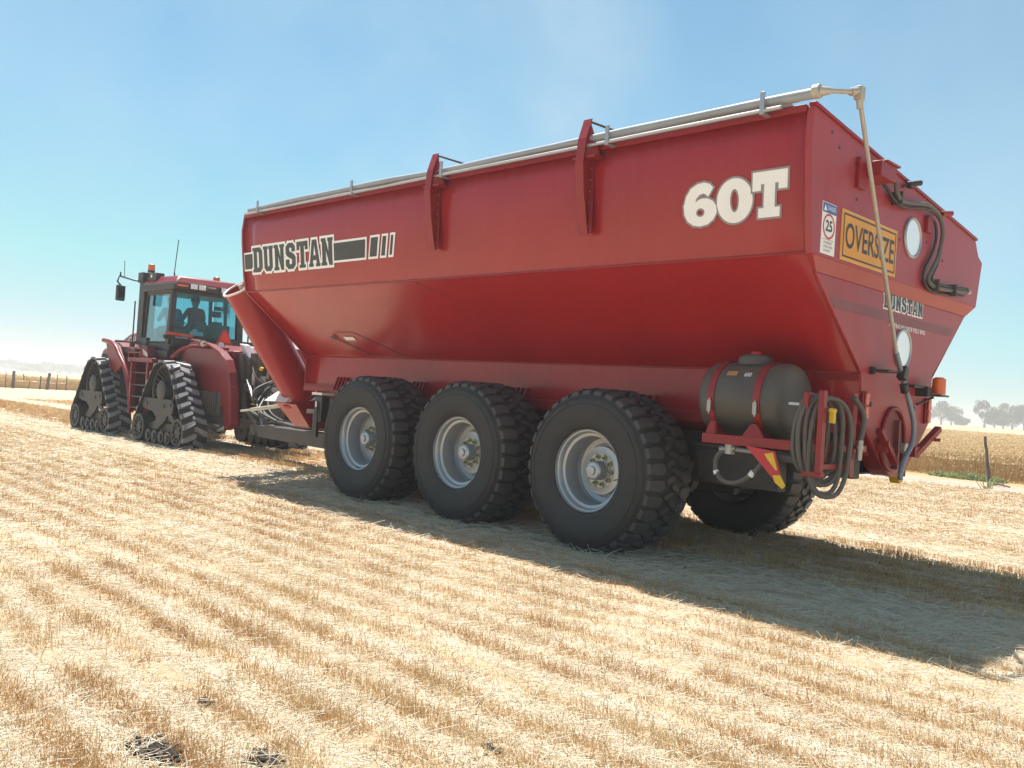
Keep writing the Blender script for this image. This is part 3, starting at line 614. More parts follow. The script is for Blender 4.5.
# side fins
for fx_, zb in ((-2.40,3.34),(.07,3.33)):
    b = MB(); prof = [(-.27,3.36),(-.33,3.33),(-.36,3.42),(-.43,3.75),(-.47,4.05),(-.45,4.30),(-.38,4.52),(-.34,4.52),(-.30,4.24)]
    b.plate(prof, 0, fx_-.012, fx_+.012)
    fl = [(-.335,3.33),(-.365,3.42),(-.44,3.75),(-.48,4.05),(-.455,4.31),(-.385,4.525)]
    for (y0,z0),(y1,z1) in zip(fl, fl[1:]): b.hexa([(fx_-.055,y0,z0),(fx_+.055,y0,z0),(fx_+.055,y0+.012,z0),(fx_-.055,y0+.012,z0)], [(fx_-.055,y1,z1),(fx_+.055,y1,z1),(fx_+.055,y1+.012,z1),(fx_-.055,y1+.012,z1)])
    b.hexa([(fx_-.09,-.33,3.36),(fx_+.09,-.33,3.36),(fx_+.09,-.312,3.36),(fx_-.09,-.312,3.36)], [(fx_-.06,-.33,4.2),(fx_+.06,-.33,4.2),(fx_+.06,-.312,4.2),(fx_-.06,-.312,4.2)])
    b.hexa([(fx_+.0,-.47,4.12),(fx_+.17,-.36,4.12),(fx_+.17,-.33,4.12),(fx_+.0,-.33,4.12)], [(fx_+.0,-.40,4.5),(fx_+.02,-.38,4.5),(fx_+.02,-.36,4.5),(fx_+.0,-.36,4.5)])
    b.box((fx_-.12,-.45,4.10),(fx_+.18,-.31,4.125))
    fn = b.build('tarp_bracket', M['redd'], cart, smooth=40)
    b = MB()
    for z in np.arange(3.42, 4.1, .12):
        for s_ in (-.05,.05): b.cyl((fx_+s_*.9,-.34,z),(fx_+s_*.9,-.325,z), .008, n=6)
    b.build('bolts', M['bolt'], fn)
    b = MB(); b.tube([(fx_,-.37,4.51),(fx_+.2,.5,4.44)], .012, 6); b.tube([(fx_+.15,.3,4.455),(fx_+.19,.45,4.445)], .022, 6); b.build('stay_rod', M['dark'], fn)
# rolled tarp and rail
b = MB(); n = 60; pts = []; rs = []
for i in range(n+1):
    t = i/n; x = -7.1+t*9.68; pts.append((x, -.36+.010*math.sin(x*2.3), 4.305+.010*math.sin(x*1.1+.4)+.015*t)); rs.append(.034+.004*math.sin(x*3.1)+.009*t)
b.tube(pts, rs, 14); b.build('tarp_roll', M['tarp'], cart, smooth=60)
b = MB(); b.tube([(-7.15,-.40,4.235),(2.3,-.42,4.235)], .018, 10)
b.add([(x, y, z) for x, k in ((-7.1,0),(-4,0),(-1,0),(2.35,0)) for y, z in ((-.30,4.262),(-.36,4.30),(-.2,4.33))], [(0,1,4,3),(1,2,5,4),(3,4,7,6),(4,5,8,7),(6,7,10,9),(7,8,11,10)])
b.build('tarp_rail', M['alu'], cart)
for x in (-6.7,-4.12,-2.22,.38,2.12):
    b = MB(); b.box((x-.022,-.44,4.20),(x+.022,-.42,4.40)); b.box((x-.022,-.43,4.20),(x+.022,-.30,4.22)); b.build('tarp_clamp', M['alu'], cart, bevel=.004)
b = MB()   # dark wedge bow seen over the top edge
b.hexa([(-3.95,.3,4.36),(-3.7,.3,4.36),(-3.7,.36,4.36),(-3.95,.36,4.36)], [(-4.12,.3,4.47),(-4.08,.3,4.475),(-4.08,.36,4.475),(-4.12,.36,4.47)]); b.build('tarp_bow_tip', M['dark'], cart)
# tarp crank pole
b = MB(); b.cyl((2.56,-.36,4.33),(2.62,-.36,4.33), .06, n=16); b.cyl((2.60,-.36,4.33),(2.68,-.30,4.335), .045,.03, n=12); b.cyl((2.66,-.32,4.335),(2.74,.0,4.40), .022, n=12)
b.cyl((2.73,-.04,4.39),(2.75,.04,4.415), .035, n=12); b.box((2.72,.03,4.35),(2.79,.11,4.46)); b.cyl((2.755,.08,4.38),(2.75,.10,4.28), .032,.026, n=12)
ca = b.build('crank_arm', M['galv'], cart, bevel=.004)
b = MB(); b.tube([(2.755,.09,4.34),(2.66,1.40,2.27)], .020, 12); b.build('crank_pole', M['galv'], cart)
b = MB(); b.tube(spline([(2.66,1.40,2.27),(2.66,1.60,2.03),(2.68,1.74,1.80),(2.69,1.86,1.58),(2.69,1.84,1.40),(2.68,1.70,1.24),(2.67,1.65,1.10),(2.67,1.66,1.04)], 8), .025, 12); b.build('crank_handle', mat('blue_grey_handle', (.20,.23,.27), .4, metal=.3, var=.2), cart)
b = MB(); b.box((2.63,1.52,2.02),(2.71,1.60,2.15), rot=Matrix.Rotation(R(-25),3,'X')); b.box((XB-.05,1.22,2.08),(2.67,1.56,2.10)); b.box((XB-.05,1.21,2.05),(XB,1.25,2.12)); b.cyl((2.67,1.6,1.98),(2.67,1.64,1.9), .04)
b.build('pole_clip', M['black'], cart, bevel=.006)
# hydraulic box and hoses on the rear panel
b = MB(); b.box((XB,.68,3.84),(2.72,1.02,3.98)); b.box((XB,.55,3.72),(XB+.04,.72,4.0)); b.box((2.6,.76,3.98),(2.74,1.06,4.0)); b.cyl((2.64,1.02,3.9),(2.64,1.1,3.9), .045, n=12)
b.build('hydraulic_bracket', M['redd'], cart, bevel=.006)
hs = [[(2.62,1.08,3.92),(2.64,1.18,3.90),(2.64,1.24,3.80),(2.62,1.42,3.76),(2.62,1.75,3.80),(2.63,2.05,3.84),(2.62,2.36,3.80),(2.62,2.50,3.64),(2.60,2.48,3.40),(2.60,2.32,3.22),(2.60,2.24,3.10),(2.60,2.45,3.05),(2.60,2.85,3.07),(2.60,3.4,3.12)],
      [(2.58,1.00,3.88),(2.58,1.12,3.84),(2.60,1.30,3.74),(2.60,1.6,3.73),(2.61,2.0,3.80),(2.61,2.3,3.80),(2.61,2.50,3.70),(2.60,2.53,3.46),(2.60,2.42,3.26),(2.60,2.34,3.11),(2.60,2.8,3.10),(2.60,3.38,3.15)],
      [(2.57,2.2,3.76),(2.57,2.42,3.72),(2.57,2.46,3.55),(2.57,2.34,3.36),(2.57,2.20,3.22),(2.57,2.20,3.08),(2.57,2.45,3.0),(2.57,2.8,3.02),(2.57,3.36,3.07)]]
for i, h_ in enumerate(hs):
    b = MB(); b.tube(spline(h_, 6), (.022,.017,.014)[i], 9); b.build('hydraulic_hose', M['hose'] if i < 1 else M['hoseb'], cart)
for y, z in ((1.36,3.77),(2.42,3.06),(2.92,3.07)):
    b = MB(); b.box((XB,y-.012,z-.055),(2.65,y+.012,z+.07)); b.build('hose_clamp', M['dark'], cart, bevel=.004)
b = MB(); b.box((XB,2.20,3.60),(2.58,2.34,3.76)); b.cyl((2.60,2.5,3.84),(2.66,2.62,3.86), .028); b.build('hose_bracket', M['redd'], cart, bevel=.004)
b = MB(); b.cyl((2.60,3.36,3.12),(2.60,3.44,3.125), .03); b.build('hose_end', M['bolt'], cart)
b = MB(); b.box((2.56,1.62,3.94),(2.62,1.70,4.0)); b.cyl((2.60,1.66,3.98),(2.67,1.74,4.0), .028, n=12); b.bar((2.54,1.58,3.94),(2.58,1.64,3.97), .02,.02); b.build('camera_lens', M['black'], cart, bevel=.01)
b = MB()
for y, z in ((.52,3.93),(.60,3.62),(1.02,3.63),(1.30,3.48),(1.60,3.42),(2.1,3.42),(2.62,3.48),(2.75,3.38),(2.62,3.3),(2.28,3.5),(.2,4.0),(.05,4.1)): b.cyl((XB,y,z),(XB+.006,y,z), .014, n=8)
b.build('old_bolt_holes', M['dark'], cart)
# conveyor and box flange of the bottom, gussets, near inspection frame
b = MB()
for gx in (-6.3,-4.3,-2.2,-.15):
    for k in range(4): b.hexa([(gx+k*.09-.012,.92,1.50),(gx+k*.09+.012,.92,1.50),(gx+k*.09+.012,1.05,1.50),(gx+k*.09-.012,1.05,1.50)], [(gx+k*.09-.012,1.0,1.72),(gx+k*.09+.012,1.0,1.72),(gx+k*.09+.012,1.05,1.72),(gx+k*.09-.012,1.05,1.72)])
b.box((XF+.02,1.0,1.46),(XB-.3,1.2,1.545)); b.box((XF+.02,2.63,1.46),(XB-.3,2.83,1.545))
b.box((XF+.3,1.3,1.36),(XB-.5,2.5,1.57)); 
b.build('gusset_rail', M['redd'], cart)
def slope(x, t, d=0.):   # point on the near hopper slope, t from crease (0) to skirt (1)
    return (x, -.17+1.22*t-.62*d, 3.01-.96*t-.78*d)
b = MB()
b.tube([slope(-5.85,.62,.003), slope(-5.35,.62,.003)], .003, 6); b.tube([slope(-5.35,.62,.003), slope(-4.45,.98,.003)], .0045, 6); b.tube([slope(-5.35,.955,.006), slope(-4.7,.955,.006)], .004, 6)
b.tube([slope(-5.98,.68,.012), slope(-5.36,.955,.012)], .009, 6); b.tube([slope(-6.0,.67,.02), slope(-5.92,.70,.02)], .018, 6)
b.build('inspection_latch', M['dark'], cart)
rect('faded_label', lambda u, v, d: slope(-5.70+u, .73-v, .004+d), 0, 0, .27, .05, .004, M['cream'], cart)
b = MB(); b.tube([slope(-3.0,.0,.003), slope(-2.5,.22,.003)], .006, 6); b.build('panel_seam', M['redd'], cart)
# chassis
b = MB()
for y in (1.28, 2.42): b.box((XF+.1,y-.08,1.02),(XB-.15,y+.08,1.36))
for x in (-6.6,-5.3,-3.17,-1.06,1.05,2.2): b.box((x-.09,1.36,1.05),(x+.09,2.34,1.30))
b.box((XB-.55,1.15,1.06),(XB-.25,2.6,1.46))
b.build('chassis_frame', M['dark'], cart, bevel=.01)
b = MB(); b.box((XB-1.1,1.2,1.33),(XB-.2,2.6,1.52)); b.bar((XB-.9,1.35,1.1),(XB-.15,1.5,1.3), .1,.1); b.box((XB-.45,1.1,1.15),(XB-.38,2.7,1.5)); b.build('rear_crossmember', M['redd'], cart, bevel=.008)
for x in (-4.225,-2.112,0):
    b = MB(); b.box((x-.09,.55,.77),(x+.09,3.1,.95)); 
    for y in (1.28,2.42):
        b.box((x-.5,y-.06,.66),(x+.5,y+.06,.74)); b.box((x-.4,y-.06,.58),(x+.4,y+.06,.66)); b.bar((x-.5,y,.7),(x-.62,y,1.05), .12,.07); b.bar((x+.5,y,.7),(x+.62,y,1.05), .12,.07)
    b.build('axle', M['dark'], cart, bevel=.008)
b = MB(); b.box((.75,.95,.82),(1.75,1.1,1.20)); b.box((.72,.90,1.2),(1.8,1.15,1.24)); b.box((.78,.93,.86),(.84,.95,1.16)); b.box((1.68,.93,.86),(1.72,.95,1.16)); b.build('underframe_box', M['dark'], cart, bevel=.008)
# drawbar
b = MB(); b.hexa([(-10.0,1.66,.44),(-10.0,1.92,.44),(-10.0,1.92,.68),(-10.0,1.66,.68)], [(-6.4,1.45,.44),(-6.4,2.1,.44),(-6.4,2.1,.72),(-6.4,1.45,.72)])
b.box((-6.6,1.2,.44),(-6.3,2.5,.75)); b.box((-6.55,1.25,.7),(-6.35,1.4,1.2)); b.box((-6.55,2.2,.7),(-6.35,2.35,1.2)); b.cyl((-10.0,1.79,.56),(-10.25,1.79,.56), .07); b.cyl((-10.3,1.79,.46),(-10.3,1.79,.66), .12)
b.build('drawbar', M['dark'], cart, bevel=.01)
b = MB(); b.tube(spline([(-9.9,1.74,.72),(-9.3,1.7,.78),(-8.6,1.66,.74),(-7.8,1.62,.76),(-7.1,1.5,.80)],6), .03, 8); b.tube(spline([(-9.9,1.84,.72),(-9.2,1.84,.76),(-8.4,1.78,.72),(-7.1,1.7,.80)],6), .03, 8); b.build('drawbar_hose', M['hoseb'], cart)
b = MB(); b.box((-6.75,.82,1.40),(-6.45,1.05,1.44)); b.build('step_plate', M['cream'], cart)
b = MB(); b.box((-6.7,.85,.95),(-6.48,1.0,1.38)); b.box((-6.72,.84,.70),(-6.60,.9,1.1)); b.tube([(-6.6,.84,1.3),(-6.55,.82,1.0),(-6.6,.85,.7)], .015, 6); b.build('control_box', M['black'], cart, bevel=.01)
rect('box_label', lambda u, v, d: (-6.67+u, .848-d, 1.2+v), 0,0,.09,.09,.002, M['white'], cart)
# auger
A0 = Vector((-7.86,.0,3.14)); A1 = Vector((-7.86,1.30,1.34)); ad = (A1-A0).normalized()
b = MB(); b.tube([A0, A1], .31, 32, cap=False); b.tube([A0+ad*.02, A1], .295, 32, cap=False)
for t in (.10,.55): q = A0.lerp(A1, t); b.tube([q-ad*.01, q+ad*.01], .316, 32)
au = b.build('auger_tube', M['red'], cart, smooth=40)
b = MB(); nn = 36; side = ad.cross(Vector((1,0,0))).normalized(); b.tube([A0+(Vector((1,0,0))*math.cos(2*PI*k/nn)+side*math.sin(2*PI*k/nn))*.325 for k in range(nn)], .02, 8, closed=True); b.build('mouth_flange', M['pink'], au)
b = MB(); b.tube([A0-ad*.05, A1], .05, 10)
fl = []; 
for k in range(120): t = k/119; q = A0.lerp(A1, t); a = t*10*PI; fl += [q+(Vector((1,0,0))*math.cos(a)+side*math.sin(a))*.05, q+(Vector((1,0,0))*math.cos(a)+side*math.sin(a))*.28]
b.add(fl, [(2*k,2*k+2,2*k+3,2*k+1) for k in range(119)]); b.build('auger_screw', M['galv'], au)
b = MB(); b.tube([A1-ad*.02, A1+ad*.03], .36, 32); b.tube([(-7.55,.62,2.75),(-7.5,1.45,1.6)], .035, 8); b.build('auger_collar', M['redd'], cart, smooth=40)
b = MB(); b.hexa([(-8.2,.98,1.20),(-7.5,.98,1.20),(-7.5,1.66,1.36),(-8.2,1.66,1.36)], [(-8.12,1.36,.78),(-7.6,1.36,.78),(-7.6,1.80,.80),(-8.12,1.80,.80)])
b.box((-7.7,1.5,.9),(-6.6,2.3,1.5)); b.build('auger_boot', M['red'], cart, bevel=.012)
rect('boot_label', lambda u, v, d: (-7.495+d, 1.2+u, 1.05+v), 0,0,.2,.08,.002, M['cream'], cart)
b = MB(); b.hexa([(-8.25,.78,1.22),(-7.7,.9,1.22),(-7.7,1.0,1.22),(-8.25,1.0,1.22)], [(-8.15,1.05,1.44),(-7.75,1.1,1.44),(-7.75,1.15,1.44),(-8.15,1.15,1.44)]); b.build('boot_hatch', M['pink'], cart)
b = MB(); b.tube([(-8.9,.9,1.02),(-8.05,1.1,1.16)], .035, 10); b.tube([(-9.2,.85,.98),(-8.6,.97,1.06)], .02, 8); b.build('fold_cylinder', M['galv'], cart)
# front wall braces
b = MB(); b.bar((XF-.05,.5,2.9),(XF-.05,1.3,1.9), .04,.06); b.bar((XF-.05,2.0,3.0),(XF-.05,2.0,1.5), .08,.08); b.build('front_brace', M['redd'], cart)

# tank
tk = MB(); TX0, TX1, TY, TZ, TR = 1.24, 2.17, .47, 1.73, .36
prof = [(0.0,0.0)]; 
ring = [(0,.0),(.22,.008),(.29,.020),(.33,.045),(.352,.085),(.36,.13)]
xs2 = [(TX0+d, r) for r, d in ring]+[(TX1-d, r) for r, d in ring[::-1]]
n = 44; vs = []; 
for x, r in xs2:
    for k in range(n):
        a = 2*PI*k/n; vs.append((x, TY+max(r,.001)*math.cos(a), TZ+max(r,.001)*math.sin(a)))
tk.add(vs, [(i*n+k,i*n+(k+1)%n,(i+1)*n+(k+1)%n,(i+1)*n+k) for i in range(len(xs2)-1) for k in range(n)])
tank = tk.build('water_tank', M['tank'], cart, smooth=50)
b = MB(); b.cyl((1.69,TY,TZ+.33),(1.69,TY,TZ+.415), .175,.16, n=30); b.cyl((1.69,TY,TZ+.415),(1.69,TY,TZ+.435), .13,.12, n=30); b.build('tank_lid', M['tank'], tank, bevel=.006)
b = MB(); b.cyl((1.69,TY,TZ+.435),(1.69,TY,TZ+.465), .055,.045, n=16); b.build('lid_cap', M['redst'], tank)
for x in (1.44, 1.93):
    b = MB(); vs = []; m2 = 40
    for k in range(m2+1):
        a = R(-100)+R(380)*k/m2
        for dx, rr in ((-.035,TR+.002),(.035,TR+.002),(.035,TR+.010),(-.035,TR+.010)): vs.append((x+dx, TY-rr*math.cos(a), TZ+rr*math.sin(a)))
    b.add(vs, [(4*k+j,4*k+(j+1)%4,4*k+4+(j+1)%4,4*k+4+j) for k in range(m2) for j in range(4)]); s_ = b.build('strap', M['redd'], tank)
    b = MB(); b.box((x-.02,TY-TR-.03,TZ-.14),(x+.02,TY-TR-.008,TZ-.03)); b.cyl((x,TY-TR-.02,TZ-.16),(x,TY-TR-.02,TZ-.01), .009, n=8); b.build('buckle', M['bolt'], s_)
def tmap(x0, a0): return lambda u, v, d: (x0+u, TY-(TR+.002+d)*math.cos(a0+v/TR), TZ+(TR+.002+d)*math.sin(a0+v/TR))
rect('tank_label', tmap(1.56, .62), 0,0,.11,.055,.008, mat('brown_label', (.42,.25,.10), .5), tank)
textmesh('600', tmap(1.75, .60), .05, M['white'], 'tank_number', tank, .008, width=.075, off=.02)
b = MB(); b.box((TX1-.01,.28,1.70),(TX1+.006,.62,1.725)); b.build('sight_strip', M['white'], tank)
b = MB(); b.box((1.40,.06,1.29),(2.50,.13,1.38)); b.box((1.40,.80,1.29),(2.50,.87,1.38)); 
for x in (1.42,1.95,2.44): b.box((x,.13,1.30),(x+.07,1.2,1.36))
b.hexa([(1.40,.058,1.29),(1.54,.058,1.29),(1.56,.10,1.29),(1.40,.10,1.29)], [(1.46,.09,1.50),(1.52,.09,1.50),(1.52,.115,1.50),(1.46,.115,1.50)])
b.hexa([(1.82,.06,1.37),(2.06,.06,1.37),(2.06,.10,1.37),(1.82,.10,1.37)], [(1.90,.09,1.50),(1.96,.09,1.50),(1.96,.115,1.50),(1.90,.115,1.50)])
b.box((2.42,.06,1.10),(2.47,.14,1.82)); b.box((2.42,.06,1.08),(2.62,.14,1.13))
b.build('tank_cradle', M['redd'], cart, bevel=.005)
b = MB(); b.tube(spline([(1.66,.12,1.26),(1.56,.1,1.17),(1.55,.1,1.05),(1.64,.08,.95),(1.79,.08,.94),(1.93,.1,1.03),(2.02,.12,1.15),(2.0,.14,1.22)],7), .023, 10); dh = b.build('drain_hose', M['hose'], cart)
b = MB(); b.tube([(1.555,.098,1.03),(1.57,.095,1.00)], .028, 10); b.tube([(1.92,.1,1.02),(1.95,.105,1.06)], .028, 10); b.build('hose_band', M['white'], dh)
b = MB(); b.cyl((1.58,.12,1.24),(1.75,.12,1.26), .035, n=12); b.cyl((1.68,.12,1.20),(1.68,.12,1.30), .05, n=12); b.tube([(1.75,.12,1.25),(2.05,.13,1.24)], .025, 8); b.build('drain_valve', M['bolt'], cart)
b = MB(); b.hexa([(1.90,.02,1.30),(2.20,.02,1.27),(2.20,.03,1.27),(1.90,.03,1.30)], [(2.24,-.02,1.01),(2.31,-.02,1.0),(2.31,-.01,1.0),(2.24,-.01,1.01)]); wf = b.build('hazard_flap', M['redst'], cart)
b = MB(); b.add([(2.10,.012,1.24),(2.185,.013,1.26),(2.25,-.008,1.11),(2.215,-.002,1.10)], [(0,1,2,3)]); b.add([(2.215,-.024,1.06),(2.29,-.024,1.07),(2.35,-.03,.98),(2.32,-.03,.95),(2.24,-.026,1.0)], [(0,1,2,3,4)]); b.build('flap_marking', M['yell'], wf)
b = MB(); b.tube([(2.15,.14,1.22),(2.5,.14,1.20)], .04, 10); b.tube([(2.2,.3,1.25),(2.42,.2,1.20)], .03, 8); b.build('outlet_pipe', M['hose'], cart)
# hose holder and coil
b = MB(); b.box((2.575,.03,1.12),(2.625,.10,1.84)); b.box((2.62,.52,1.08),(2.67,.60,1.84)); b.box((2.45,.1,1.40),(2.6,.14,1.46)); b.box((2.56,.1,1.15),(2.62,.55,1.2)); b.box((2.5,.5,1.3),(2.56,1.1,1.36)); b.build('hose_holder', M['redd'], cart, bevel=.005)
hc = None
dv = Vector((.45,.9,0)).normalized()
for k in range(7):
    w = .125+.012*((k*3)%5); hh = .35+.010*k; c = Vector((2.52+.026*(k-3), .21+.006*k, 1.45-.014*k)); pts = []
    for a in np.linspace(0, 2*PI, 29)[:-1]:
        ca_, sa_ = math.cos(a), math.sin(a); q = c+dv*(w*abs(ca_)**.8*np.sign(ca_))*1.35+Vector((0,0,hh*abs(sa_)**.85*np.sign(sa_)))
        pts.append(q+Vector((.008*math.sin(3*a+k), .008*math.cos(2*a+k), -.05*(1 if k > 4 else 0)*(sa_ < -.3))))
    b = MB(); b.tube(pts, .021, 10, closed=True); o_ = b.build('water_hose' if hc is None else 'hose_coil', M['hose'], cart if hc is None else hc); hc = hc or o_
b = MB(); b.tube(spline([(2.68,.50,1.80),(2.72,.62,1.66),(2.72,.62,1.5),(2.71,.6,1.42)],6), .024, 10); b.build('hose_coil', M['hose'], hc)
b = MB(); b.cyl((2.71,.6,1.42),(2.71,.6,1.24), .032,.026, n=12); b.cyl((2.71,.6,1.37),(2.71,.6,1.34), .040, n=12); b.build('hose_nozzle', M['bolt'], hc)
b = MB(); b.box((2.64,.12,1.56),(2.68,.16,1.68)); b.cyl((2.66,.10,1.67),(2.66,.18,1.67), .02); b.build('hose_valve_handle', M['yell'], hc)

# ---- wheels
def make_wheel(lab):
    n = 90; TW = .76; G = lambda q: q if q < .5 else .452+(q-.452)*1.075
    w = MB()   # rim body
    prof = [(.445,-.0),(.452,.012),(.445,.028),(.425,.034),(.412,.05),(.405,.085),(.375,.095),(.368,.12),(.372,.30),(.352,.33),(.30,.345),(.262,.335),(.24,.30),(.165,.295),(.10,.295)]
    w.lathe(prof, 64, (0,.022,0)); w.lathe([(.445,0.),(.438,.02),(.43,.16),(.40,.3),(.40,.6),(.44,.72)], 64, (0,.022,0))
    rim = w.build('wheel', M['rim'], None, smooth=28); 
    t = MB(); bead = [(.452,.045),(.458,.02),(.475,.004),(.52,-.012),(.60,-.028),(.68,-.03),(.74,-.018),(.785,.006),(.812,.04),(.826,.10),(.830,.22),(.832,TW/2)]
    bead = [(G(q), y) for q, y in bead]; prof = bead+[(r, TW-y) for r, y in bead[::-1]]
    t.lathe(prof, n)
    for rr in (.51,.72,.79): t.tube([((rr)*math.cos(a), (-.006 if rr < .6 else (-.0285 if rr < .75 else -.016)), rr*math.sin(a)) for a in np.linspace(0, 2*PI, 73)[:-1]], .0045, 6, closed=True)
    # tread: pitch P, shoulder lugs on both sides, zigzag centre blocks
    NP = 33; 
    def surf(th, y, h):
        e = abs(y-TW/2)/(TW/2); base = .855-.012*max(0,(e-.75)/.25)**2*3
        return ((base+h)*math.cos(th), y, (base+h)*math.sin(th))
    def block(poly, h=.038, skirt=.72):
        t.cur = 1
        cx = sum(p[0] for p in poly)/len(poly); cy = sum(p[1] for p in poly)/len(poly)
        out = [surf(p[0], p[1], -.01) for p in poly]; top = [surf(cx+(p[0]-cx)*.86, cy+(p[1]-cy)*.90, h-.02*max(0,(abs(p[1]-TW/2)/(TW/2)-.8)/.2)**2) for p in poly]
        t.hexa(out, top)
    p = 2*PI/NP
    for k in range(NP):
        for sd in (0, 1):
            b0 = (k+.5*sd)*p; Y = (lambda y: y) if sd == 0 else (lambda y: TW-y)
            # shoulder lug
            block([(b0-.34*p,Y(.014)),(b0+.34*p,Y(.014)),(b0+.42*p,Y(.12)),(b0+.32*p,Y(.235)),(b0-.14*p,Y(.25)),(b0-.42*p,Y(.20)),(b0-.42*p,Y(.10))])
            # centre block
            block([(b0+.02*p,Y(.27)),(b0+.34*p,Y(.255)),(b0+.62*p,Y(.36)),(b0+.58*p,Y(.405)),(b0+.30*p,Y(.395)),(b0+.05*p,Y(.31))])
    ty = t.build('tyre', [M['tyre'], M['lug']], rim, smooth=32)
    h = MB(); h.lathe([(.262,.0),(.262,-.02),(.20,-.024),(.185,-.03)], 48, (0,.30,0)); h.lathe([(.20,-.03),(.19,-.04),(.105,-.04),(.10,-.16),(.085,-.175),(.05,-.18),(.045,-.20),(.0005,-.205)], 40, (0,.31,0))
    hb = h.build('hub', M['rim'], rim, smooth=35)
    bb = MB(); yy = MB()
    for k in range(10):
        a = 2*PI*k/10; x, z = .150*math.cos(a), .150*math.sin(a); bb.cyl((x,.275,z),(x,.225,z), .017, n=6); bb.cyl((x,.225,z),(x,.205,z), .009, n=8)
        yy.cyl((x,.262,z),(x,.255,z), .028, n=12); yy.hexa([(x+.02*math.cos(a+1.2),.262,z+.02*math.sin(a+1.2)),(x-.02*math.cos(a+1.2),.262,z-.02*math.sin(a+1.2)),(x+.045*math.cos(a+.5),.262,z+.045*math.sin(a+.5))],[(x+.02*math.cos(a+1.2),.25,z+.02*math.sin(a+1.2)),(x-.02*math.cos(a+1.2),.25,z-.02*math.sin(a+1.2)),(x+.045*math.cos(a+.5),.25,z+.045*math.sin(a+.5))])
    bb.tube([(.41,.07,-.02),(.41,.0,-.03)], .007, 6)
    bb.build('wheel_nuts', M['bolt'], rim); yy.build('nut_indicators', M['yel'], rim)
    return rim
whl = make_wheel(''); whl.parent = cart; whl.location = (0,0,.862); whl.rotation_euler = (0,R(4),0)
for i, x in enumerate((-2.112,-4.225)):
    c = dup(whl, cart, (x,0,.862)); c.rotation_euler = (0,R(37*(i+1)+9),0)
for i, x in enumerate((0,-2.112,-4.225)):
    c = dup(whl, cart, (x,3.68,.862)); c.rotation_euler = (0,R(19*i),PI)

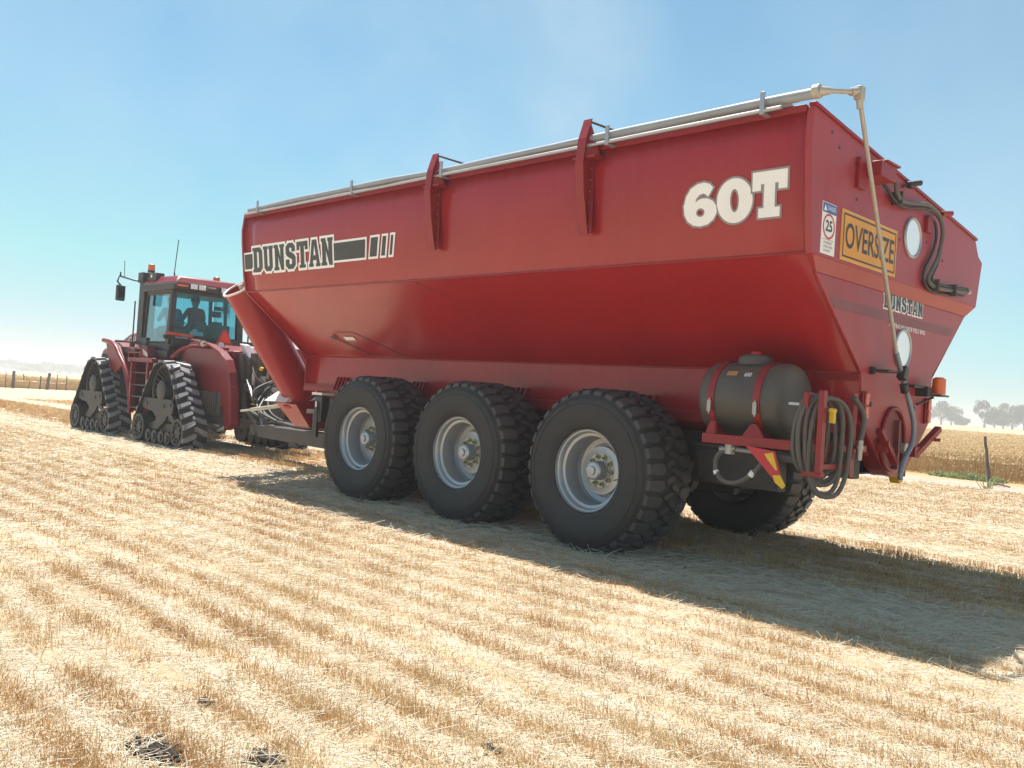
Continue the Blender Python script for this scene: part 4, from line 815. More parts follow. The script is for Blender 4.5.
# ================================================================== TRACTOR
tr = empty('tracked_tractor', (0,0,0)); tag(tr, 'red articulated tractor on four triangular black rubber tracks hitched to the grain cart', 'tractor')
CY = 2.45
def track_unit():
    W0, W1 = 0., .54
    circ = [((0,1.20),.60),((1.0,.345),.30),((-1.0,.345),.30)]
    def hull(extra):
        pts = []
        for (cx,cz), r in circ:
            for k in range(240): a = 2*PI*k/240; pts.append((cx+(r+extra)*math.cos(a), cz+(r+extra)*math.sin(a)))
        pts = sorted(set(pts))
        def cr(o, a, b): return (a[0]-o[0])*(b[1]-o[1])-(a[1]-o[1])*(b[0]-o[0])
        lo = []
        for q in pts:
            while len(lo) > 1 and cr(lo[-2],lo[-1],q) <= 0: lo.pop()
            lo.append(q)
        up = []
        for q in pts[::-1]:
            while len(up) > 1 and cr(up[-2],up[-1],q) <= 0: up.pop()
            up.append(q)
        h = lo[:-1]+up[:-1]; n = len(h)
        seg = [math.dist(h[i], h[(i+1)%n]) for i in range(n)]; T = sum(seg); out = []; NS = 168
        i = 0; acc = 0
        for k in range(NS):
            s = T*k/NS
            while acc+seg[i] < s: acc += seg[i]; i += 1
            t = (s-acc)/seg[i]; a, b = h[i], h[(i+1)%n]; out.append((a[0]+(b[0]-a[0])*t, a[1]+(b[1]-a[1])*t))
        return out
    c = hull(0.); n = len(c); nrm = []
    for i in range(n):
        dx, dz = c[(i+1)%n][0]-c[i-1][0], c[(i+1)%n][1]-c[i-1][1]; l = math.hypot(dx,dz); nrm.append((dz/l, -dx/l))
    P = lambda i, y, h: (c[i%n][0]+nrm[i%n][0]*h, y, c[i%n][1]+nrm[i%n][1]*h)
    f = MB(); f.plate([(-1.02,.92),(-.92,1.02),(.55,1.02),(.64,.92),(.60,.72),(.35,.66),(.28,.56),(-.1,.34),(-.35,.36),(-.2,.6),(-.42,.72),(-.95,.78)], 1, .06, .12)
    f.plate([(-.5,.5),(.75,.5),(.9,.36),(.7,.26),(-.7,.26),(-.95,.36)], 1, .14, .46); f.bar((0.1,.09,.9),(.9,.09,.42), .05,.13); f.box((-.35,.1,.7),(.35,.5,1.0)); f.cyl((.18,.04,.86),(.18,.09,.86), .05); f.cyl((-.72,.04,.88),(-.72,.09,.88), .05); f.cyl((.5,.04,.9),(.5,.07,.9), .04)
    un = f.build('track_unit', M['steel'], None, bevel=.012)
    b = MB(); vs = []
    for i in range(n): vs += [P(i,W0,0),P(i,W1,0),P(i,W1,.028),P(i,W0,.028)]
    b.add(vs, [(4*i+j, 4*i+(j+1)%4, 4*((i+1)%n)+(j+1)%4, 4*((i+1)%n)+j) for i in range(n) for j in range(4)])
    LP = 6.0
    def S(s, y, h):
        i = int(math.floor(s)); t = s-i; a = P(i,y,h); q = P(i+1,y,h); return tuple(a[k]*(1-t)+q[k]*t for k in range(3))
    for k in range(n//6):
        for sd in (0,1):
            s0 = k*LP+(3.0 if sd else 0); Y = (lambda y: y) if sd == 0 else (lambda y: W1-y)
            ply = [(s0,Y(.0)),(s0+2.5,Y(.0)),(s0+3.1,Y(.08)),(s0+4.9,Y(.24)),(s0+4.9,Y(.29)),(s0+3.0,Y(.29)),(s0+.6,Y(.10))]
            cx = sum(q[0] for q in ply)/7; cy = sum(q[1] for q in ply)/7
            b.cur = 1; b.hexa([S(q[0],q[1],.02) for q in ply], [S(cx+(q[0]-cx)*.84, cy+(q[1]-cy)*.97, .07) for q in ply])
        b.cur = 0; i = int(k*LP); b.hexa([P(i,.18,0),P(i,.36,0),P(i+1,.36,0),P(i+1,.18,0)], [P(i,.23,-.08),P(i,.31,-.08),P(i+1,.31,-.08),P(i+1,.23,-.08)])
    b.build('track_belt', [M['belt'], M['trlug']], un, smooth=0)
    d = MB(); d.lathe([(.585,.0),(.585,.03),(.52,.04),(.52,.0),(.585,0)], 48, (0,.10,1.20)); d.lathe([(.56,.48),(.56,.5),(.2,.5)], 48, (0,0,1.2))
    for k in range(24):
        a = 2*PI*k/24; d.bar((.555*math.cos(a),.135,1.2+.555*math.sin(a)),(.555*math.cos(a),.50,1.2+.555*math.sin(a)), .045,.03, up=(math.cos(a),0,math.sin(a)))
        d.bar((.27*math.cos(a),.30,1.2+.27*math.sin(a)),(.56*math.cos(a),.14,1.2+.56*math.sin(a)), .02,.10, up=(0,1,0))
    d.lathe([(.30,.32),(.55,.30),(.55,.34)], 40, (0,0,1.2))
    dw = d.build('drive_wheel', M['steel'], un, smooth=30)
    d = MB(); d.cyl((0,.05,1.2),(0,.4,1.2), .22, n=30); d.cyl((0,.03,1.2),(0,.05,1.2), .19,.22, n=30); d.cyl((0,.4,1.2),(0,.9,1.2), .25, n=24); d.build('hub_cover', M['steel'], un, smooth=35)
    for cx in (-1.0,1.0):
        d = MB(); d.lathe([(.295,.0),(.295,.22),(.26,.22)], 36, (cx,.02,.345)); d.lathe([(.295,0.),(.29,-.012),(.235,-.012),(.225,.03),(.11,.05),(.11,.0),(.0005,-.01)], 36, (cx,.02,.345)); d.lathe([(.26,.42),(.295,.42),(.295,.52),(.1,.5)], 36, (cx,.0,.345)); d.cyl((cx,.1,.345),(cx,.5,.345),.07)
        for k in range(9): a = 2*PI*k/9; d.cyl((cx+.17*math.cos(a),.03,.345+.17*math.sin(a)),(cx+.17*math.cos(a),.0,.345+.17*math.sin(a)), .032, n=8)
        d.build('idler_wheel', M['steel'], un, smooth=30)
    for cx in (-.5,-.17,.17,.5):
        d = MB(); d.cyl((cx,.03,.185),(cx,.22,.185), .145, n=24); d.cyl((cx,.34,.185),(cx,.52,.185), .145, n=24); d.cyl((cx,.0,.185),(cx,.03,.185), .07, n=16); d.cyl((cx,.2,.185),(cx,.44,.185), .05, n=12); d.build('road_wheel', M['steel'], un, smooth=35)
    return un
tu = track_unit(); tu.parent = tr; tu.location = (-13.05,.92,0)
dup(tu, tr, (-17.10,.92,0))
for x in (-13.05,-17.10): c = dup(tu, tr, (x, 2*CY-.92, 0)); c.rotation_euler = (0,0,PI)
# rear frame, fenders
def mir(pts): return [(x, 2*CY-y, z) for x, y, z in pts]
RF = [(-13.6,1.95),(-13.3,2.28),(-12.9,2.38),(-12.0,2.27),(-11.5,2.12),(-11.2,1.95),(-11.02,1.70),(-10.90,1.40),(-10.84,1.0),(-10.80,.62),(-11.05,.52),(-11.35,.46),(-11.5,.95),(-12.3,1.15),(-12.9,1.35)]
for sgn, nm in ((1,''),(-1,'')):
    yy_ = (lambda y: y) if sgn > 0 else (lambda y: 2*CY-y)
    b = MB(); b.plate(RF, 1, yy_(1.64), yy_(1.67)); pts = RF[2:11]
    for (x0,z0),(x1,z1) in zip(pts, pts[1:]): b.hexa([(x0,yy_(1.48),z0),(x0,yy_(1.67),z0),(x0-.03,yy_(1.67),z0-.03),(x0-.03,yy_(1.48),z0-.03)], [(x1,yy_(1.48),z1),(x1,yy_(1.67),z1),(x1-.03,yy_(1.67),z1-.03),(x1-.03,yy_(1.48),z1-.03)])
    fd = b.build('rear_fender', M['redt'], tr, smooth=40, bevel=.006)
    b = MB(); b.tube(spline([(-12.75,yy_(1.02),1.93),(-12.5,yy_(1.12),2.12),(-12.35,yy_(1.30),2.20),(-12.3,yy_(1.5),2.20),(-12.2,yy_(2.05),2.20)],6), .035, 10); b.build('fender_rail', M['redt'], fd)
b = MB()   # rear body
b.box((-13.9,1.75,1.35),(-11.4,3.15,2.15)); b.hexa([(-13.6,1.7,2.1),(-11.9,1.7,2.1),(-11.9,3.2,2.1),(-13.6,3.2,2.1)], [(-13.6,1.8,2.34),(-12.7,1.8,2.28),(-12.7,3.1,2.28),(-13.6,3.1,2.34)])
b.box((-12.2,3.0,1.4),(-10.9,3.3,2.3))
b.build('rear_body', M['redt'], tr, bevel=.03)
b = MB(); b.box((-13.6,1.75,.55),(-11.3,3.15,1.4)); b.box((-15.3,2.0,.7),(-13.5,2.9,1.5)); b.cyl((-13.05,1.3,1.2),(-13.05,3.6,1.2), .2); b.box((-12.9,1.62,.75),(-11.6,1.8,1.25))
for k in range(9): b.box((-12.5+.09*k,1.58,.8),(-12.46+.09*k,1.62,1.25))
b.box((-19.0,1.9,.6),(-15.8,3.0,1.3)); b.cyl((-17.1,1.3,1.2),(-17.1,3.6,1.2), .2)
b.build('frame', M['dark'], tr, bevel=.015)
# hood, front frame
b = MB(); b.hexa([(-19.6,1.85,1.3),(-19.6,3.05,1.3),(-15.45,3.2,1.3),(-15.45,1.7,1.3)], [(-19.3,1.95,2.15),(-19.3,2.95,2.15),(-15.45,3.1,2.55),(-15.45,1.8,2.55)]); b.hexa([(-19.2,1.86,1.9),(-19.2,3.04,1.9),(-15.46,3.1,2.2),(-15.46,1.8,2.2)],[(-17.6,2.0,2.56),(-17.6,2.9,2.56),(-15.46,3.0,2.72),(-15.46,1.9,2.72)]); hd = b.build('hood', M['redt'], tr, bevel=.09)
textmesh('CASE', lambda u, v, d: (-17.05+u+.3*v, 1.735+.02*v, 2.27+v+.10*u), .16, M['white'], 'hood_lettering', hd, 0, width=.66, off=.03)
b = MB(); b.box((-19.0,1.84,1.4),(-16.9,1.86,2.0))
for k in range(26): b.box((-18.95+.08*k,1.80,1.42),(-18.92+.08*k,1.84,1.98))
b.build('side_grille', M['black'], tr)
FF = [(-17.0,2.30),(-16.52,2.25),(-16.2,2.14),(-15.95,1.95),(-15.62,1.72),(-15.34,1.42),(-15.15,1.05),(-15.05,.66)]
b = MB(); b.tube(spline([(x,1.12,z) for x, z in FF],4), .055, 10); b.plate([(-16.95,2.26),(-16.2,2.12),(-15.95,1.92),(-15.75,1.75),(-16.2,1.5),(-16.6,1.65)], 1, 1.16, 1.2)
for (x0,z0),(x1,z1) in zip(FF, FF[1:]): b.hexa([(x0,1.12,z0),(x0,1.75,z0),(x0-.03,1.75,z0-.02),(x0-.03,1.12,z0-.02)], [(x1,1.12,z1),(x1,1.75,z1),(x1-.03,1.75,z1-.02),(x1-.03,1.12,z1-.02)])
fr_ = b.build('front_fender', M['redt'], tr, smooth=40)
b = MB(); 
for k in range(10): x = -16.25+.07*k; b.bar((x,1.3,1.72-.06*k),(x+.05,1.3,1.0), .02,.02)
b.plate([(-16.3,1.75),(-15.6,1.45),(-15.45,.95),(-16.2,.95)], 1, 1.32, 1.34); b.build('screen_grille', M['black'], tr)
b = MB(); b.tube([(x, 2*CY-1.12, z) for x, z in FF], .05, 8)
for (x0,z0),(x1,z1) in zip(FF, FF[1:]): b.hexa([(x0,3.78,z0),(x0,3.15,z0),(x0-.03,3.15,z0-.02),(x0-.03,3.78,z0-.02)], [(x1,3.78,z1),(x1,3.15,z1),(x1-.03,3.15,z1-.02),(x1-.03,3.78,z1-.02)])
b.build('front_fender', M['redt'], tr)
# ladder and deck
b = MB(); b.box((-15.12,1.08,.60),(-15.02,1.20,1.84)); b.box((-14.2,1.08,.60),(-14.12,1.2,1.84)); b.box((-15.3,1.08,1.80),(-13.9,1.75,1.90)); b.box((-15.0,1.5,.7),(-14.2,1.56,1.8)); ld = b.build('ladder', M['redt'], tr, bevel=.01)
for z in (.72,.98,1.25,1.54):
    b = MB(); b.box((-15.02,1.10,z),(-14.2,1.42,z+.03)); b.build('step', M['steel'], ld)
b = MB()
for z in (2.02,2.12): b.tube([(-15.3,1.1,z),(-14.6,1.1,z)], .018, 7); 
for x in (-15.3,-14.95,-14.6): b.tube([(x,1.1,1.88),(x,1.1,2.13)], .018, 7)
b.tube([(-15.0,1.05,1.85),(-14.98,1.02,1.4),(-14.8,1.02,1.25)], .014, 7)
b.build('handrail', M['redt'], tr)
b = MB(); b.hexa([(-15.0,1.2,1.95),(-14.4,1.2,1.92),(-14.4,1.5,1.92),(-15.0,1.5,1.95)], [(-14.95,1.25,2.22),(-14.65,1.25,2.18),(-14.65,1.45,2.18),(-14.95,1.45,2.22)]); b.build('tool_box', M['redt'], tr, bevel=.03)
b = MB(); b.hexa([(-14.7,1.19,2.06),(-14.45,1.19,2.0),(-14.45,1.2,1.9),(-14.7,1.2,1.98)], [(-14.7,1.17,2.12),(-14.42,1.17,2.02),(-14.40,1.18,1.95),(-14.7,1.18,2.05)]); b.build('sun_faded_flap', M['pink'], tr)
b = MB(); b.box((-16.6,1.25,2.0),(-15.3,1.7,2.16)); b.cyl((-15.9,1.4,2.16),(-15.9,1.4,2.3), .06); b.box((-15.6,1.45,2.1),(-15.2,1.75,2.4)); b.tube([(-16.7,1.3,2.3),(-15.6,1.35,2.28)], .03, 8); b.build('engine_plumbing', M['black'], tr, bevel=.01)
# cab
CX0, CX1, CYL, CYR = -15.45, -14.02, 1.50, 3.22
cb = MB()
def pil(x0,y0,z0,x1,y1,z1,w=.09,d=.09): cb.bar((x0,y0,z0),(x1,y1,z1), w, d, up=(1,0,0))
cb.box((CX0-.05,CYL-.1,1.92),(CX1+.12,CYR+.1,2.1)); cb.box((CX0,CYL,2.1),(CX1,CYR,2.3))
pil(CX1,CYL,2.25,CX1-.02,CYL+.04,3.52,.13,.10); pil(CX1,CYR,2.25,CX1-.02,CYR-.04,3.52,.16,.12); pil(CX0,CYL+.05,2.1,CX0,CYL+.1,3.5,.08,.08); pil(CX0,CYR-.05,2.1,CX0,CYR-.1,3.5,.08,.08)
pil(-14.75,CYR,2.2,-14.75,CYR-.04,3.5,.07,.07)
cb.box((CX0,CYL,3.46),(CX1,CYR,3.54)); cb.box((CX1-.04,CYL,2.22),(CX1+.04,CYR,2.50))
cab = cb.build('cab', M['black'], tr, bevel=.015)
b = MB(); b.hexa([(CX0-.2,CYL-.05,3.52),(CX1+.14,CYL-.05,3.52),(CX1+.14,CYR+.05,3.52),(CX0-.2,CYR+.05,3.52)], [(CX0-.2,CYL-.05,3.70),(CX1+.18,CYL-.05,3.68),(CX1+.18,CYR+.05,3.68),(CX0-.2,CYR+.05,3.70)]); b.build('roof_visor', M['black'], cab, bevel=.03)
b = MB(); b.hexa([(CX0-.25,CYL-.06,3.68),(CX1+.19,CYL-.06,3.66),(CX1+.19,CYR+.06,3.66),(CX0-.25,CYR+.06,3.68)], [(CX0-.1,CYL+.1,3.90),(CX1+.02,CYL+.1,3.86),(CX1+.02,CYR-.1,3.86),(CX0-.1,CYR-.1,3.90)]); rf = b.build('roof', M['redt'], cab, bevel=.05)
rect('roof_label', lambda u, v, d: (CX1+.165+d, 1.52+u, 3.60+v), 0,0,.27,.06,.006, M['orange'], cab)
textmesh('STEIGER', lambda u, v, d: (CX1+.185, 2.24+u, 3.63+v), .035, M['white'], 'roof_lettering', cab, 0, width=.22)
def wlight(name, x, y, z, w, h, par):
    b = MB(); b.box((x-.05,y-w/2-.015,z-h/2-.015),(x,y+w/2+.015,z+h/2+.015)); l = b.build(name, M['black'], par, bevel=.012); b = MB(); b.box((x-.002,y-w/2,z-h/2),(x+.008,y+w/2,z+h/2)); b.build('lens', M['lamp'], par, bevel=.006)
for y in (1.90,2.10,2.66): wlight('work_light', CX1+.22, y, 3.62, .17, .11, cab)
for (x, y, z) in ((-14.35,2.70,3.78),(-15.75,1.68,4.02)):
    b = MB(); b.cyl((x,y,z),(x,y,z+.05), .085, n=18); bb_ = b.build('beacon_base', M['black'], cab); b = MB(); b.cyl((x,y,z+.05),(x,y,z+.19), .085,.08, n=20); b.cyl((x,y,z+.19),(x,y,z+.21), .06,.03, n=20); b.build('beacon', M['orange'], cab)
def pane(name, pts, th=(.008,0,0)):
    b = MB(); t = Vector(th); b.hexa([Vector(p) for p in pts], [Vector(p)+t for p in pts]); return b.build(name, M['glass'], cab, smooth=0)
pane('window', [(CX1,CYL+.06,2.5),(CX1,CYR-.06,2.5),(CX1-.01,CYR-.08,3.46),(CX1-.01,CYL+.08,3.46)])
pane('window', [(CX0+.05,CYL,2.3),(CX1-.05,CYL,2.3),(CX1-.05,CYL+.04,3.46),(CX0+.05,CYL+.04,3.46)], (0,-.008,0))
pane('window', [(CX0+.05,CYR,2.3),(CX1-.05,CYR,2.3),(CX1-.05,CYR-.04,3.46),(CX0+.05,CYR-.04,3.46)], (0,.008,0))
pane('windscreen', [(CX0,CYL+.1,2.3),(CX0,CYR-.1,2.3),(CX0,CYR-.12,3.46),(CX0,CYL+.12,3.46)], (-.008,0,0))
# door lower glass panel and frame at the left
b = MB(); b.tube([(CX0+.03,CYL-.02,2.3),(CX0+.03,CYL+.02,3.44),(-14.15,CYL+.02,3.44),(-14.15,CYL-.02,2.3)], .022, 6, closed=True); b.build('door_frame', M['black'], cab)
# interior
for yy_, nm in ((2.42,'driver'),(1.86,'pass')):
    b = MB(); b.box((-15.0,yy_-.23,2.55),(-14.5,yy_+.23,2.68)); b.box((-14.50,yy_-.15,2.66),(-14.42,yy_+.15,2.86 if nm == 'pass' else 2.88)); b.box((-14.9,yy_-.1,2.3),(-14.6,yy_+.1,2.55)); b.build('seat', M['seat'], cab, bevel=.04)
b = MB(); b.box((-14.9,2.72,2.3),(-14.3,3.1,2.82)); b.box((-14.6,2.75,2.82),(-14.4,2.95,2.90)); b.box((-15.4,2.2,2.3),(-15.2,2.7,2.75)); b.tube([(-15.2,2.42,2.7),(-15.05,2.42,2.9)], .04, 8)
b.tube([(-15.02+.0*a,2.42+.19*math.cos(a),2.93+.15*math.sin(a)) for a in np.linspace(0,2*PI,25)[:-1]], .015, 6, closed=True); b.box((-15.05,2.95,3.05),(-15.0,3.2,3.2)); b.box((-15.02,3.0,3.22),(-14.98,3.2,3.32)); b.build('console', M['black'], cab, bevel=.015)
b = MB(); b.box((-14.2,2.05,2.5),(-14.1,2.35,2.60)); b.box((-14.2,2.1,2.6),(-14.12,2.2,2.66)); b.build('cab_clutter', M['white'], cab, bevel=.02)
# intake stack left of the cab
b = MB(); b.box((-15.95,1.50,2.25),(-15.65,1.80,3.75)); b.box((-15.98,1.46,3.75),(-15.68,1.78,4.0)); b.tube([(-16.0,1.44,2.2),(-16.0,1.44,3.3)], .02, 6); b.build('intake_stack', M['black'], tr, bevel=.04)
b = MB(); b.tube([(-15.55,1.55,3.55),(-15.50,1.53,3.85),(-15.3,1.58,3.88)], .035, 8); b.box((-15.4,1.5,3.78),(-15.0,1.7,3.96)); b.tube([(-15.7,1.72,3.6),(-15.5,1.70,3.5),(-15.45,1.68,3.3)], .03, 8); b.build('roof_duct', M['black'], tr, bevel=.02)
b = MB(); b.cyl((-15.1,1.56,3.88),(-15.02,1.56,3.88), .06, n=16); b.cyl((-15.3,1.54,3.88),(-15.24,1.54,3.90), .055, n=16); b.build('spot_lamp', M['lamp'], tr)
for s_ in (1,-1):
    Yf = (lambda y: y) if s_ > 0 else (lambda y: 2*CY-y)
    b = MB(); b.tube([(-15.8,Yf(1.72),3.80),(-16.0,Yf(1.40),3.80),(-16.0,Yf(1.02),3.86),(-16.0,Yf(.98),3.72),(-16.0,Yf(1.08),3.62)], .022, 7); ma = b.build('mirror_arm', M['black'], tr)
    b = MB(); b.box((-16.04,Yf(1.18) if s_ < 0 else .96,3.26),(-15.96,Yf(.96) if s_ < 0 else 1.18,3.64)); mh = b.build('mirror', M['black'], ma, bevel=.03); b = MB(); b.box((-15.962,Yf(1.165) if s_ < 0 else .975,3.285),(-15.952,Yf(.975) if s_ < 0 else 1.165,3.615)); b.build('mirror_glass', M['glassd'], ma, bevel=.02)
b = MB(); b.tube([(-16.0,1.14,3.84),(-16.0,1.12,4.24)], .008, 5); b.tube([(-16.0,1.05,3.84),(-16.0,1.04,3.96)], .018, 6); b.build('antenna', M['black'], tr)
b = MB(); b.tube([(-14.7,1.82,3.86),(-14.7,1.80,3.98)], .018, 6); b.tube([(-14.7,1.80,3.98),(-14.72,1.86,4.78)], .011, 5); b.build('antenna', M['black'], tr)
b = MB(); b.tube([(-14.1,3.5,2.4),(-14.1,3.5,3.5)], .02, 6); b.build('grab_pole', M['black'], tr)
# deck bar, red strip, triangle, plates
b = MB(); b.box((-13.95,1.30,2.37),(-13.85,4.1,2.46)); b.box((-13.97,1.5,2.22),(-13.85,3.3,2.37)); b.build('deck_bar', M['black'], tr, bevel=.01)
st = rect('strip_reflector', lambda u, v, d: (-13.84+d, 1.31+u, 2.47+v-.05*u), 0,0,.66,.07,.01, M['redlens'], tr, .02)
textmesh('TRACTION', lambda u, v, d: (-13.838, 1.55+u, 2.40+v), .035, M['white'], 'deck_lettering', tr, 0, width=.3)
b = MB(); b.add([(-12.58,1.92,2.30),(-12.58,2.32,2.31),(-12.58,2.17,2.63),(-12.58,2.07,2.63)], [(0,1,2,3)]); b.build('triangle_edge', M['redst'], tr, smooth=0)
b = MB(); b.add([(-12.57,1.97,2.33),(-12.57,2.27,2.34),(-12.57,2.14,2.58),(-12.57,2.10,2.58)], [(0,1,2,3)]); b.build('slow_vehicle_triangle', M['smv'], tr, smooth=0)
for y in (1.50, 1.90):
    b = MB(); b.cyl((-12.42,y,2.28),(-12.28,y,2.27), .05,.085, n=20); b.tube([(-12.38,y,2.18),(-12.38,y,2.26)], .02, 6); l = b.build('fender_light', M['black'], tr)
    b = MB(); b.cyl((-12.285,y,2.27),(-12.27,y,2.27), .078,.07, n=20); b.build('lens', M['lamp'], l)
# hitch, valves and hoses
h = MB(); h.box((-11.4,1.9,1.5),(-10.95,2.35,2.0)); h.box((-11.2,1.75,.55),(-10.9,3.1,.75)); h.box((-11.3,2.1,.7),(-10.6,2.6,1.1)); h.cyl((-11.1,2.3,1.25),(-10.6,2.3,1.25), .09); h.bar((-11.2,1.85,2.1),(-10.95,1.85,.6), .1,.12); h.bar((-11.2,3.0,2.1),(-10.95,3.0,.6), .1,.12); h.bar((-11.0,2.45,1.0),(-9.95,1.9,.62), .16,.1)
h.bar((-11.1,2.05,1.9),(-10.7,2.05,1.3), .08,.1); h.bar((-10.75,1.8,.95),(-10.0,1.75,.55), .07,.08); h.bar((-10.75,2.8,.95),(-10.0,2.75,.55), .07,.08); h.box((-10.95,2.0,1.75),(-10.8,2.7,2.1))
random.seed(21)
for k in range(12): y = random.uniform(1.8,3.0); z = random.uniform(.9,2.0); h.box((-11.0,y,z),(-11.0+random.uniform(.08,.3),y+random.uniform(.06,.18),z+random.uniform(.06,.2)))
h.build('three_point_hitch', M['dark'], tr, bevel=.008)
h = MB(); h.bar((-10.9,1.85,1.55),(-10.4,1.75,1.15), .05,.05); h.tube([(-10.9,2.0,1.2),(-10.1,1.85,.66)], .02, 7); h.tube([(-10.8,1.95,1.45),(-10.05,1.78,.68)], .02, 7); h.box((-10.8,2.2,1.28),(-10.55,2.4,1.5)); h.cyl((-10.7,2.2,1.6),(-10.7,2.2,1.9), .03); h.cyl((-10.6,2.6,1.3),(-10.6,2.6,1.75), .03); h.cyl((-10.95,2.65,1.95),(-10.9,2.65,2.2), .05)
h.build('hitch_rod', M['bolt'], tr)
h = MB(); h.hexa([(-11.4,2.0,2.04),(-11.2,2.0,2.02),(-11.2,2.22,2.02),(-11.4,2.22,2.04)], [(-11.5,1.92,2.32),(-11.35,1.92,2.30),(-11.35,2.1,2.30),(-11.5,2.1,2.32)]); h.box((-10.92,1.95,1.45),(-10.88,2.03,1.72)); h.box((-10.9,2.1,1.5),(-10.86,2.26,1.66)); h.box((-10.9,2.2,1.42),(-10.84,2.3,1.5)); h.build('pale_cover_plate', M['pink'], tr, bevel=.02)
h = MB(); h.box((-10.78,1.9,1.05),(-10.6,2.3,1.08)); h.cyl((-10.74,2.05,1.78),(-10.70,2.05,1.84), .04); h.box((-10.7,2.3,1.82),(-10.68,2.36,1.95)); h.build('hitch_tag', M['yell'], tr)
for k in range(9):
    y0 = 1.95+.11*k; z0 = 1.9-.05*(k%3); x1 = -10.2+random.uniform(-.2,.5)
    p_ = [(-10.9,y0,z0),(-10.6,y0+random.uniform(-.1,.1),z0-.05-random.uniform(0,.3)),(-10.35,1.9+random.uniform(-.2,.3),1.25+random.uniform(-.25,.2)),(x1-.1,1.75+random.uniform(-.15,.15),.95),(x1+.5,1.74+random.uniform(-.08,.08),.80)]
    h = MB(); h.tube(spline(p_,6), .018+.006*(k%2), 8); h.build('hydraulic_hose', M['hoseb'] if k%5 else M['dark'], tr)

# ------------------------------------------------------------------ PEOPLE in the cab (seated, facing forward = -x)
def person(loc, shirt, lab, hat, lean=0., turn=0.):
    J = []; E = []; Rr = []
    def jt(p, r, par=None):
        J.append(p); Rr.append(r); i = len(J)-1
        if par is not None: E.append((par, i))
        return i
    pel = jt((0,0,.10), .155); ab = jt((-.01,lean*.3,.26), .145, pel); ch = jt((-.02,lean*.7,.44), .165, ab); nk = jt((-.02,lean,.60), .065, ch); h0 = jt((-.035,lean,.67), .07, nk); h1 = jt((-.04,lean,.76), .098, h0); h2 = jt((-.035,lean,.84), .075, h1)
    jt((-.125,lean,.745), .016, h1)                              # nose
    for s in (-1,1):
        jt((-.03,lean+s*.095,.75), .016, h1)                      # ears
        sh = jt((-.01,lean*.8+s*.185,.53), .07, ch); el = jt((-.10,lean*.5+s*.27,.30), .05, sh); wr_ = jt((-.32,lean*.4+s*.19,.30), .032, el); pm = jt((-.39,s*.17,.31), .035, wr_)
        for q in range(4):
            l = (.06,.07,.066,.05)[q]; f1_ = jt((-.42,s*(.145+.018*q),.32), .010, pm); f2_ = jt((-.42-l*.6,s*(.145+.018*q),.315), .009, f1_); jt((-.42-l*.8,s*(.145+.018*q),.29), .008, f2_)
        t1 = jt((-.40,s*.13,.33), .011, pm); jt((-.44,s*.115,.345), .009, t1)
        hp = jt((-.05,s*.10,.08), .095, pel); kn = jt((-.46,s*.13,.11), .065, hp); an = jt((-.50,s*.13,-.22), .045, kn); jt((-.60,s*.13,-.25), .04, an)
    me = bpy.data.meshes.new('person'); me.from_pydata(J, E, []); o = bpy.data.objects.new('person', me); COL.objects.link(o)
    o.location = loc; o.rotation_euler = (0,0,turn); me.materials.append(shirt); tag(o, lab, 'person')
    md = o.modifiers.new('Skin', 'SKIN'); md.use_smooth_shade = True; sv = me.skin_vertices
    if not sv:
        pass
    o2 = o.modifiers.new('Sub', 'SUBSURF'); o2.levels = 1; o2.render_levels = 2
    lay = me.skin_vertices[0] if len(me.skin_vertices) else None
    return o, me, Rr, E
